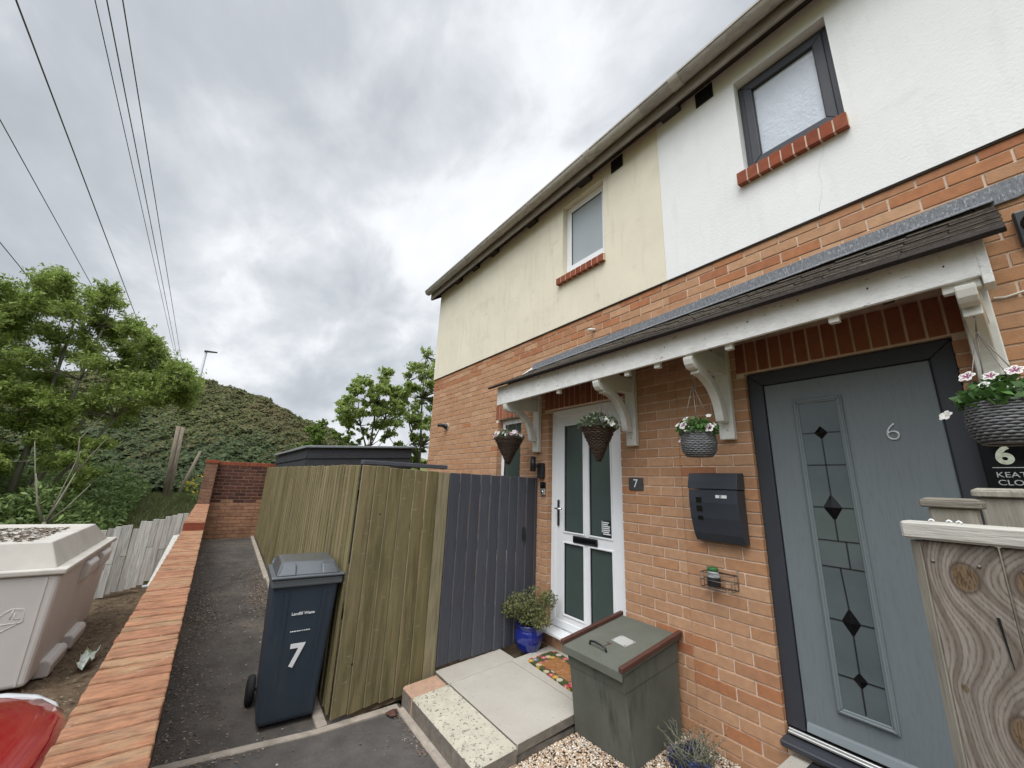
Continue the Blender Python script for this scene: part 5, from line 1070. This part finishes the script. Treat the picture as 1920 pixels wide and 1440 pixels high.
b.build('body', M['container'], t, bevel=.035, segs=3)
b = MB()
for yy in (Y1 - .06,): b.hexa([(X1 - .02, yy - .02, -.18), (X1 - .004, yy - .02, -.18), (X1 - .004, yy - .008, -.18), (X1 - .02, yy - .008, -.18)], [(X1 + .01, yy - .02, .72), (X1 + .026, yy - .02, .72), (X1 + .026, yy - .004, .72), (X1 + .01, yy - .004, .72)])
b.build('seam', M['container'], t)
b = MB(); b.prism([(X0 - .05, Y0 - .05), (X1 + .05, Y0 - .05), (X1 + .05, Y1 + .05), (X0 - .05, Y1 + .05)], 'z', .736, .785); b.build('rim', M['containerlid'], t, bevel=.012, segs=2)
b = MB()
for q in SCR: b.tube(q, .0030, 5)
b.build('scratched_mark', M['scuff'], t)
b = MB(); il = [(X0 + .04, Y0 + .04), (X1 - .04, Y0 + .04), (X1 - .04, Y1 - .04), (X0 + .04, Y1 - .04)]; tp = [(X0 + .22, Y0 + .2), (X1 - .13, Y0 + .2), (X1 - .13, Y1 - .14), (X0 + .42, Y1 - .14)]; rc = [(X0 + .35, Y0 + .32), (X1 - .26, Y0 + .32), (X1 - .26, Y1 - .27), (X0 + .55, Y1 - .27)]
vv = [(*p, .786) for p in il] + [(*p, 1.01) for p in tp] + [(*p, .985) for p in rc]
b.add(vv, [(0, 1, 5, 4), (1, 2, 6, 5), (2, 3, 7, 6), (3, 0, 4, 7), (4, 5, 9, 8), (5, 6, 10, 9), (6, 7, 11, 10), (7, 4, 8, 11), (8, 9, 10, 11)]); b.build('lid', M['containerlid'], t, bevel=.012, segs=2)
for xa in (-4.55, -5.25):                                # lifting pockets under the rim, and skids at the foot
    b = MB(); b.prism([(Y1 + .0, .47), (Y1 + .075, .55), (Y1 + .085, .665), (Y1 + .06, .70), (Y1 + .0, .70)], 'x', xa - .20, xa + .20); b.build('lifting_pocket', M['container'], t, bevel=.015, segs=2)
for xa in (-4.10, -4.85):
    b = MB(); b.prism([(Y1 - .10, -.24), (Y1 + .07, -.24), (Y1 + .08, -.13), (Y1 + .05, -.09), (Y1 - .06, -.09)], 'x', xa - .26, xa + .26); b.build('foot', M['container'], t, bevel=.015, segs=2)
n = 900; C = np.stack([np.random.uniform(X0 + .6, X1 - .4, n), np.random.uniform(Y0 + .4, Y1 - .32, n), .986 + np.random.rand(n) * .010], 1); U, V = leafset(C, .06, .5, 0); o = quads_mesh('leaf_litter', C, U * np.array([1, 1, .25]), V * np.array([1, 1, .25]), M['soillitter'], None); tag(o, 'dry brown leaf litter lying on the container lid', None, None, 'stuff')

t = thing('parked_car', 'glossy red parked car beside the low brick wall', 'car', (1.3, -3.95, -.25))
# nose along -x; loft of cross-sections, y mirrored
yc, hw = -3.955, .866
secs = [(-.625, .25, .775, .12), (-.60, .14, .79, .40), (-.55, .10, .80, .55), (-.49, .08, .805, .68), (-.42, .07, .81, .80), (-.34, .06, .818, .885), (-.22, .06, .83, .955), (-.08, .06, .845, .992), (.1, .06, .86, 1.0), (.45, .06, .90, 1.0), (1.0, .06, .98, 1.0), (2.4, .06, .98, 1.0), (3.1, .08, .95, .97), (3.28, .2, .80, .88)]
b = MB(); 
PF = [(1, .0), (1.0, .5), (1.0, .84), (.992, .91), (.975, .95), (.94, .978), (.86, .99), (.6, 1.0), (.3, 1.008), (0, 1.01)]; PF = PF + [(-a_, b_) for a_, b_ in PF[-2::-1]]; NN = len(PF) - 1
for x_, zb, zt_, k in secs:
    for i in range(NN + 1):
        yy = yc + hw * k * PF[i][0]; z_ = zb + (zt_ - zb) * PF[i][1]
        b.v.append((x_, yy, z_ + .012))
n1 = NN + 1
for i in range(len(secs) - 1):
    for j in range(NN): b.f.append([i * n1 + j, i * n1 + j + 1, (i + 1) * n1 + j + 1, (i + 1) * n1 + j]); b.m.append(0); b.s.append(True)
b.f.append(list(range(n1))); b.m.append(0); b.s.append(False); b.f.append([(len(secs) - 1) * n1 + j for j in range(n1)]); b.m.append(0); b.s.append(False)
b.build('body', M['carred'], t)
b = MB(); b.hexa([(.55, yc - .72, .93), (3.0, yc - .72, .93), (3.0, yc + .72, .93), (.55, yc + .72, .93)], [(1.15, yc - .56, 1.28), (2.6, yc - .56, 1.28), (2.6, yc + .56, 1.28), (1.15, yc + .56, 1.28)]); b.build('windows', M['winglass'], t, bevel=.05, segs=3)
b = MB(); b.hexa([(1.1, yc - .57, 1.281), (2.65, yc - .57, 1.281), (2.65, yc + .57, 1.281), (1.1, yc + .57, 1.281)], [(1.2, yc - .52, 1.325), (2.55, yc - .52, 1.325), (2.55, yc + .52, 1.325), (1.2, yc + .52, 1.325)]); b.build('roof', M['carred'], t, bevel=.02, segs=2)
for s in (-1, 1):
    b = MB(); pts = [(-.565, yc + s * .50, .775), (-.50, yc + s * .585, .785), (-.42, yc + s * .685, .785), (-.33, yc + s * .755, .78), (-.22, yc + s * .81, .76)]; b.tube(pts, [.012, .018, .02, .018, .006], 10); b.build('headlight', M['headlight'], t)
    for xw in (.15, 2.65):
        b = MB(); Mw = Matrix.Translation((xw, yc + s * .76, .04)) @ Matrix.Rotation(R(90), 4, 'X'); b.lathe([(0, -.08), (.2, -.08), (.28, -.075), (.29, -.05), (.29, .05), (.28, .075), (.2, .08), (0, .08)], (0, 0, 0), 28, M=Mw); wl = b.build('wheel', M['tyre'], t)
        b = MB(); b.lathe([(0, -.085), (.17, -.083), (.19, -.08)], (0, 0, 0), 24, M=Mw); b.lathe([(0, .085), (.17, .083), (.19, .08)], (0, 0, 0), 24, M=Mw); b.build('rim', M['silver'], wl)

# ------------------------------------------------------------------ near wooden fence at right
t = thing('timber_fence', 'weathered knotty timber fence with silvered top rail, nearest to viewer', 'fence', (1.985, -1.27, .03))
b = MB(); fx = 1.985; fy = -1.255
def fpt(u, d): return (fx + u * .995, fy - u * .06 + d)
e = 0.0; wid = (.138, .14, .145, .14, .14)
for i, w in enumerate(wid):
    u0, u1 = e + .002, e + w - .002; e += w; dj = random.uniform(-.002, .002)
    b.hexa([(*fpt(u0, dj - .02), .03), (*fpt(u1, dj - .02), .03), (*fpt(u1, dj + .003), .03), (*fpt(u0, dj + .003), .03)], [(*fpt(u0, dj - .02), 1.615), (*fpt(u1, dj - .02), 1.615), (*fpt(u1, dj + .003), 1.615), (*fpt(u0, dj + .003), 1.615)])
b.build('boards', M['knotty'], t, bevel=.003)
b = MB(); b.hexa([(*fpt(.1165, -.0228), 1.35), (*fpt(.1175, -.0228), 1.35), (*fpt(.1175, -.0205), 1.35), (*fpt(.1165, -.0205), 1.35)], [(*fpt(.108, -.0228), 1.455), (*fpt(.1135, -.0228), 1.455), (*fpt(.1135, -.0205), 1.455), (*fpt(.108, -.0205), 1.455)]); b.build('split', M['blackvoid'], t)
for u_ in (.02, .10, .17, .26):
    b = MB(); b.lathe([(0, .0015), (.0035, .001), (.004, 0)], (0, 0, 0), 10, M=Matrix.Translation((*fpt(u_, -.0215), 1.565)) @ Matrix.Rotation(R(90), 4, 'X')); b.build('nail', M['wire'], t)
b = MB(); b.hexa([(*fpt(-.022, .004), .03), (*fpt(.0, -.018), .03), (*fpt(.02, .005), .03), (*fpt(.0, .06), .03)], [(*fpt(-.022, .004), 1.612), (*fpt(.0, -.018), 1.612), (*fpt(.02, .005), 1.612), (*fpt(.0, .06), 1.612)]); b.build('end_batten', M['postwood'], t, bevel=.002)
b = MB(); b.hexa([(*fpt(-.028, -.04), 1.618), (*fpt(.8, -.04), 1.618), (*fpt(.8, .065), 1.618), (*fpt(-.028, .065), 1.618)], [(*fpt(-.028, -.04), 1.662), (*fpt(.8, -.04), 1.662), (*fpt(.8, .065), 1.662), (*fpt(-.028, .065), 1.662)]); b.build('top_rail', M['railwood'], t, bevel=.005)
def post(x, y, zt_, lab, w=.055, cm='postwood'):
    p = thing('fence_post', lab, 'post', (x, y, .03), group='capped posts behind the near fence')
    b = MB(); b.box(x - w, x + w, y - w, y + w, .03, zt_ - .022); b.build('post_shaft', M['postwood'], p, bevel=.004)
    b = MB(); b.box(x - w - .014, x + w + .014, y - w - .014, y + w + .014, zt_ - .0215, zt_ - .002); b.hexa([(x - w - .014, y - w - .014, zt_ - .002), (x + w + .014, y - w - .014, zt_ - .002), (x + w + .014, y + w + .014, zt_ - .002), (x - w - .014, y + w + .014, zt_ - .002)], [(x - w, y - w, zt_ + .006), (x + w, y - w, zt_ + .006), (x + w, y + w, zt_ + .006), (x - w, y + w, zt_ + .006)]); b.build('cap', M[cm], p, bevel=.003)
post(2.043, -1.09, 1.722, 'grey wooden post with dark flat cap, just behind the top rail', .046, 'darkcap')
post(2.128, -.855, 1.757, 'grey wooden post with pale chamfered cap, closest to address sign', .046)
for i, (u, d, lab) in enumerate(((.03, .0, 'small white clip at the free end of the top rail'), (.062, .01, 'small white clip between two others on the top rail'), (.082, -.01, 'small white clip on the top rail closest to the dark capped post'))):
    x, y = fpt(u, d); b = MB(); b.tube([(x - .004, y, 1.662), (x - .004, y, 1.667), (x, y, 1.6695), (x + .004, y, 1.667), (x + .005, y + .002, 1.663)], .0021, 7); b.build('cable_clip', M['whitepaint'], cat='clip', label=lab, group='cable clips on the rail', org=(x, y, 1.663))

# ------------------------------------------------------------------ litter on the ground
def scatter(name, label, pts, size, m, zf, zb=.6):
    C = np.array([(x, y, zf(x) + random.uniform(.002, .010)) for x, y in pts]); U, V = leafset(C, size, .7, 0, .6); U[:, 2] *= .25; V[:, 2] *= .25
    o = quads_mesh(name, C, U, V, m); tag(o, label, None, None, 'stuff')
pts = [(random.uniform(-8.9, 1.5), -2.84 + abs(random.gauss(0, .12))) for _ in range(2200)] + [(random.gauss(-4.6, .8), -1.97 - abs(random.gauss(0, .14))) for _ in range(900)] + [(random.uniform(-8, 1.2), random.uniform(-2.8, -1.98)) for _ in range(500)] + [(random.uniform(-1.0, 1.0), random.uniform(-2.7, -1.45)) for _ in range(120)]
pts += [(random.uniform(-8.9, 1.5), -2.84 + abs(random.gauss(0, .20))) for _ in range(4200)] + [(random.gauss(-4.4, .7), -1.98 - abs(random.gauss(0, .16))) for _ in range(2200)] + [(random.gauss(-3.9, .5), -2.80 + abs(random.gauss(0, .22))) for _ in range(1500)] + [(random.uniform(-1.15, -.45), -1.43 - abs(random.gauss(0, .03))) for _ in range(160)] + [(random.uniform(-1.14, -1.06), random.uniform(-2.8, -1.9)) for _ in range(120)]
pts = [p for p in pts if p[1] < -1.97 or p[0] > -1.16]
scatter('debris', 'small leaves and grit scattered over the tarmac', pts, .017, M['litter'], alley_z)
pts = [(random.uniform(-6.8, .5), random.uniform(-3.9, -3.07)) for _ in range(2600)]
scatter('debris', 'dead leaves and twigs on the soil by the container', pts, .03, M['soillitter'], lambda x: -.225)
t = thing('crisp_packet', 'crumpled green and white wrapper on the soil by the container', 'litter', (-3.95, -3.58, -.24))
b = MB(); g = 9
for i in range(g):
    for j in range(4): b.v.append((-4.25 + i * .052 + .01 * math.sin(j * 3), -3.62 + j * .035 + .012 * math.sin(i * 1.3), -.20 + .03 * math.sin(i * 1.7 + j * 2.1) + random.uniform(0, .012) + (.05 if j in (0, 3) else 0)))
for i in range(g - 1):
    for j in range(3): b.f.append([i * 4 + j, (i + 1) * 4 + j, (i + 1) * 4 + j + 1, i * 4 + j + 1]); b.m.append(0); b.s.append(True)
b.build('wrapper', M['paper'], t)
b = MB(); b.add([(-1.035, -1.455, .052), (-1.0, -1.43, .06), (-.93, -1.47, .056), (-.95, -1.50, .05), (-1.02, -1.52, .048), (-.98, -1.47, .075)], [(0, 1, 5), (1, 2, 5), (2, 3, 5), (3, 4, 5), (4, 0, 5)]); b.build('dry_leaf', M['batten'], cat='leaf', label='curled red brown leaf in the corner where fence meets step', org=(-1, -1.47, .04))

# ------------------------------------------------------------------ vegetation
def foliage_tree(name, label, cat, base, trunks, clumps, per, size, lm, bm_, asp=.4, zb=.35, group=None, flat=.7):
    """trunks: list of polylines with radii; clumps: (centre, radius). Twigs grow from trunk to clump, leaves sit along twigs."""
    t = thing(name, label, cat, base, group=group); b = MB(); tips = []
    for pl, r0, r1 in trunks: b.tube(pl, list(np.linspace(r0, r1, len(pl))), 7); tips += [Vector(p) for p in pl[1:]]
    C = []; 
    for c, r in clumps:
        c = Vector(c); s = min(tips, key=lambda p: (p - c).length + .8 * max(0, p.z - c.z)); mid = s.lerp(c, .5) + Vector((random.uniform(-.1, .1), random.uniform(-.1, .1), .06)) * r
        b.tube([s, mid, c], [.016 * size / .09 + .004, .009, .005], 5)
        nt = max(5, int(per / 22))
        for _ in range(nt):
            d = Vector(rnd_dirs(1, .15)[0]); d.z *= flat; e = c + d * r * random.uniform(.45, 1.05); m_ = c.lerp(e, .5) + Vector((0, 0, .05 * r))
            if random.random() < .5: b.tube([c, m_, e], [.006, .004, .0025], 4, cap=False)
            k = np.linspace(.3, 1.0, int(per / nt))[:, None]; line = np.array(c) * (1 - k) + np.array(e) * k; C.append(line + np.random.normal(size=line.shape) * r * .10)
    b.build('trunk', bm_, t); C = np.concatenate(C); U, V = leafset(C, size, asp, zb); quads_mesh('crown', C, U, V, lm, t); return t
def crown_clumps(outline, zlo, xc, xd, ylo, yhi, n, r):
    out = []
    while len(out) < n:
        y = random.uniform(ylo, yhi); zt_ = np.interp(y, [p[0] for p in outline], [p[1] for p in outline]); zl = np.interp(y, [p[0] for p in zlo], [p[1] for p in zlo])
        if zt_ - zl < .2: continue
        z = zl + (zt_ - zl) * random.random() ** .75; out.append(((xc + random.uniform(-xd, xd), y, z - r * .35), r * random.uniform(.7, 1.2)))
    return out
ol = [(-10.5, 4.6), (-9.2, 5.4), (-8.0, 5.35), (-7.3, 5.6), (-6.9, 6.2), (-6.5, 6.15), (-6.1, 6.25), (-5.7, 6.0), (-5.3, 5.7), (-4.9, 5.2), (-4.5, 4.8), (-4.1, 4.55), (-3.85, 4.35), (-3.7, 4.1)]
lo = [(-10.5, 2.6), (-8, 2.4), (-6.5, 2.75), (-5.2, 3.0), (-4.5, 3.25), (-3.7, 3.85)]
cl = crown_clumps(ol, lo, -10.9, 1.3, -10.3, -3.75, 215, .45) + crown_clumps([(-9.5, 3.4), (-6, 3.4), (-4.6, 3.3)], [(-9.5, 1.6), (-6, 1.7), (-4.6, 2.4)], -10.6, .8, -9.5, -4.8, 48, .38) + crown_clumps([(-9, 2.4), (-5.6, 2.2), (-4.9, 1.9)], [(-9, 1.0), (-4.9, 1.2)], -10.0, .7, -9, -4.9, 34, .34)
bz = float(terr(-10.8, -6.3)); tr = []
for (y0_, y1_, z1_, r0) in ((-6.6, -7.2, 4.6, .065), (-6.2, -6.2, 5.2, .07), (-5.9, -5.2, 4.5, .055), (-6.9, -8.6, 4.2, .055), (-5.8, -4.4, 3.9, .04), (-5.9, -5.6, 5.0, .045)):
    x1_ = -10.9 + random.uniform(-.5, .5); tr.append(([(-10.8, y0_ * .3 - 6.3 * .7, bz), (-10.85, y0_ + (y1_ - y0_) * .25, bz + (z1_ - bz) * .4), (x1_, y0_ + (y1_ - y0_) * .6, bz + (z1_ - bz) * .7), (x1_, y1_, z1_)], r0, .02))
foliage_tree('broadleaf_tree', 'large spreading green tree at the left beyond the low wall', 'tree', (-10.8, -6.3, bz), tr, cl, 620, .092, M['treeleaf'], M['bark'], .34, .2)
# two sparse young trees by the house
ol = [(.55, 4.6), (.9, 5.6), (1.3, 5.8), (1.75, 6.3), (2.05, 6.6), (2.45, 6.2), (2.9, 5.4)]; lo = [(.55, 4.3), (1.2, 3.6), (2.9, 3.6)]
cl = crown_clumps(ol, lo, -14, .8, .6, 2.85, 60, .36)
foliage_tree('young_tree', 'slender sparse young tree behind the black shed', 'tree', (-14, 1.95, 1.0), [([(-14, 1.95, 1.0), (-14.05, 1.97, 3.0), (-13.95, 2.0, 4.8), (-14, 2.05, 6.3)], .06, .015), ([(-14, 1.95, 2.6), (-14.1, 1.5, 3.8), (-14.0, 1.2, 5.0)], .035, .012), ([(-14, 1.97, 3.0), (-13.9, 2.4, 4.2), (-13.9, 2.5, 5.2)], .03, .012)], cl, 280, .105, M['maple'], M['bark2'], .62, .25, group='young trees behind the shed')
ol = [(2.6, 4.6), (3.0, 6.0), (3.3, 7.2), (3.8, 7.7), (4.4, 7.9), (5.5, 7.4), (6.2, 6)]; lo = [(2.6, 4.2), (3.4, 3.0), (6, 3.0)]
cl = crown_clumps(ol, lo, -14.3, .8, 2.7, 5.8, 90, .38)
foliage_tree('young_tree', 'taller sparse young tree close against the house corner', 'tree', (-14.3, 4.3, 1.0), [([(-14.3, 4.3, 1.0), (-14.3, 4.25, 3.2), (-14.3, 4.1, 5.4), (-14.3, 4.1, 7.4)], .07, .015), ([(-14.3, 4.25, 2.4), (-14.3, 3.6, 4.2), (-14.3, 3.3, 6.0)], .04, .012), ([(-14.3, 4.3, 1.6), (-14.3, 3.4, 2.8), (-14.4, 2.9, 3.4)], .04, .012)], cl, 280, .105, M['maple'], M['bark2'], .62, .25, group='young trees behind the shed')
cl = crown_clumps([(-.3, 3.8), (.4, 4.3), (1.0, 4.2), (1.8, 4.0), (3.0, 3.7), (5, 3.8)], [(-.3, 1.6), (5, 1.6)], -15.2, .5, -.3, 4.9, 80, .34)
foliage_tree('bush', 'bright green rounded bushes in front of the mound behind the shed', 'bush', (-15.2, 2.3, 1.0), [([(-15.2, .6, 1.0), (-15.2, .6, 2.6)], .03, .012), ([(-15.2, 2.2, 1.0), (-15.2, 2.3, 2.6)], .03, .012), ([(-15.2, 3.6, 1.0), (-15.2, 3.6, 2.6)], .03, .012)], cl, 130, .12, M['hedgeleaf'], M['bark2'], .55, .3)

# ivy on the mound
def ivy():
    n = 170000
    X = -14.0 - np.random.rand(n) ** 1.25 * 11.5; Y = -15 + np.random.rand(n) * 18.5; Z_ = terr(X, Y)
    e = .15; gx_ = (terr(X + e, Y) - terr(X - e, Y)) / (2 * e); gy_ = (terr(X, Y + e) - terr(X, Y - e)) / (2 * e)
    Nn = np.stack([-gx_, -gy_, np.ones(n)], 1); Nn /= np.linalg.norm(Nn, axis=1, keepdims=True)
    lump = .10 * np.sin(X * 3.1 + Y * 1.7) * np.sin(Y * 3.7 - X * 2.2) + .07 * np.sin(X * 6.3 + 1.3 * Y) * np.sin(Y * 7.9 + X) + .05 * np.sin(13 * X) * np.sin(12 * Y + 3 * X)
    C = np.stack([X, Y, Z_], 1) + Nn * (.17 + lump + np.random.rand(n) * .12)[:, None]
    d = Nn + np.array([.45, 0, .25]) + np.random.normal(size=(n, 3)) * .42; d /= np.linalg.norm(d, axis=1, keepdims=True); t_ = np.cross(d, rnd_dirs(n)); t_ /= np.linalg.norm(t_, axis=1, keepdims=True) + 1e-9
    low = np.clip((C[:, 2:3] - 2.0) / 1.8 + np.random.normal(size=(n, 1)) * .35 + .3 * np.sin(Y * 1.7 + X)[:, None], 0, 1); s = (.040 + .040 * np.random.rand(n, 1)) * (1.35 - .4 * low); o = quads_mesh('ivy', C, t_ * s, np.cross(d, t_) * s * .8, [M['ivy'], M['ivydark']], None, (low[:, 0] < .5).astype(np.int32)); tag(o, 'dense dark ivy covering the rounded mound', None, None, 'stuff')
ivy()
# undergrowth and grass at the mound's foot
n = 26000; X = -9.0 - np.random.rand(n) * 4.6; Y = -11 + np.random.rand(n) * 6.7; hgt = .40 + .80 * np.clip(np.sin(X * 1.3 + 1) * np.sin(Y * 1.1 + .6) + .5, 0, 1.3) * np.clip((-4.3 - Y) / 1.2, 0, 1)
C = np.stack([X, Y, terr(X, Y) + np.random.rand(n) ** .7 * hgt], 1); U, V = leafset(C, .13, .35, .9); o = quads_mesh('undergrowth', C, U, V, M['under']); tag(o, 'tangled green undergrowth below the large tree', None, None, 'stuff')
n = 26000; X = -7.6 - np.random.rand(n) * 6.4; Y = -8 + np.random.rand(n) * 5.0; C = np.stack([X, Y, terr(X, Y) + .05], 1); d = rnd_dirs(n, 2.2); s = .05 + .06 * np.random.rand(n, 1); w_ = np.cross(d, rnd_dirs(n)); w_ /= np.linalg.norm(w_, axis=1, keepdims=True)
o = quads_mesh('grass', C + d * s * .6, d * s, w_ * .010, M['grass']); tag(o, 'rough grass bank below the ivy mound', None, None, 'stuff')
# bare sapling, timber posts, yellow flowers
t = thing('sapling', 'bare pale forked sapling behind the container', 'sapling', (-7.6, -4.95, -.2))
b = MB(); q = Vector((-7.6, -4.95, -.1)); b.tube([q, q + Vector((0, .02, .95))], [.035, .03], 7)
for dy, dz, r_, dx in ((.20, 1.75, .024, 0), (-.22, 1.7, .018, .1), (.42, 1.55, .012, 0), (.18, 2.1, .010, 0), (-.35, 2.2, .008, .1)): b.tube([q + Vector((0, .02, .9)), q + Vector((dx * .5, dy * .5, .9 + (dz - .9) * .4)), q + Vector((dx, dy, dz))], [r_, r_ * .8, .005], 6)
b.tube([q + Vector((0, .2, 1.75)), q + Vector((0, .12, 2.3)), q + Vector((0, .32, 2.75))], [.014, .009, .004], 5); b.tube([q + Vector((0, .2, 1.75)), q + Vector((0, .45, 2.35))], [.012, .004], 5)
b.build('trunk', M['bark'], t)
for lab, P0, P1, w in (('upright split grey timber post before the ivy', (-13.2, -3.92, .9), (-13.4, -4.02, 3.05), .075), ('second split grey timber post leaning on the first', (-13.17, -3.83, .9), (-13.37, -3.92, 3.04), .055), ('short grey timber post leaning out at an angle', (-13.05, -3.66, .9), (-13.3, -3.36, 2.35), .045)):
    t = thing('timber_post', lab, 'post', P0, group='old timber posts on the bank'); b = MB(); b.tube([P0, lerp(P0, P1, .5), P1], [w, w * .95, w * .8], 6); b.build('shaft', M['oldpost'], t)
t = thing('yellow_flowers', 'clump of yellow flowers beside the timber posts', 'flowers', (-12.6, -3.3, .95)); C = np.array([-12.4, -3.32, 1.35]) + np.random.normal(size=(60, 3)) * np.array([.15, .13, .13]); U, V = leafset(C, .07, .9, .5); quads_mesh('blossoms', C, U, V, M['yellowfl'], t)
C = np.array([-12.4, -3.32, 1.15]) + np.random.normal(size=(300, 3)) * np.array([.2, .2, .15]); U, V = leafset(C, .10, .3, 1); quads_mesh('leaves', C, U, V, M['under'], t)

# ------------------------------------------------------------------ street lamp and overhead wires
t = thing('street_lamp', 'pale grey street lamp rising behind the ivy mound', 'street lamp', (-30, -4.85, 4.0))
b = MB(); b.tube([(-30, -4.88, 4.0), (-30, -4.85, 9.55)], [.11, .07], 12); b.build('pole', M['lampgrey'], t)
b = MB(); b.hexa([(-30.12, -4.95, 9.52), (-29.88, -4.95, 9.52), (-29.88, -4.25, 9.60), (-30.12, -4.25, 9.60)], [(-30.12, -4.95, 9.62), (-29.88, -4.95, 9.62), (-29.88, -4.25, 9.65), (-30.12, -4.25, 9.65)]); b.build('fixture_head', M['anthra'], t, bevel=.02)
WIRES = [((-5.771, -6.536, 8.5), (-18.662, -6.983, 8.5), .013, 'black overhead wire, thick and nearest the middle of the sky'), ((-9.203, -7.656, 8.5), (-16.826, -7.917, 8.5), .010, 'thin overhead wire passing over the large tree'),
         ((-12.137, -8.126, 7.0), (-13.99, -8.21, 7.0), .010, 'lowest overhead wire, passing the tree at the left edge'), ((-5.015, -5.562, 8.5), (-26.479, -6.097, 8.5), .008, 'faint overhead wire, left of the three that run together'),
         ((-4.904, -5.418, 8.5), (-27.029, -6.014, 8.5), .010, 'overhead wire in the middle of the three that run together'), ((-4.752, -5.223, 8.5), (-27.53, -5.848, 8.5), .010, 'overhead wire, right of the three that run together')]
for a, c, r, lab in WIRES:
    a, c = Vector(a), Vector(c); d = (c - a) / (c.x - a.x)
    b = MB(); b.tube([a + d * (x_ - a.x) for x_ in (6, 0, -6, -12, -18, -25, -32, -40, -55, -75)], r, 6); b.build('overhead_wire', M['cable'], cat='wire', label=lab, group='overhead wires crossing the sky', org=tuple(a))
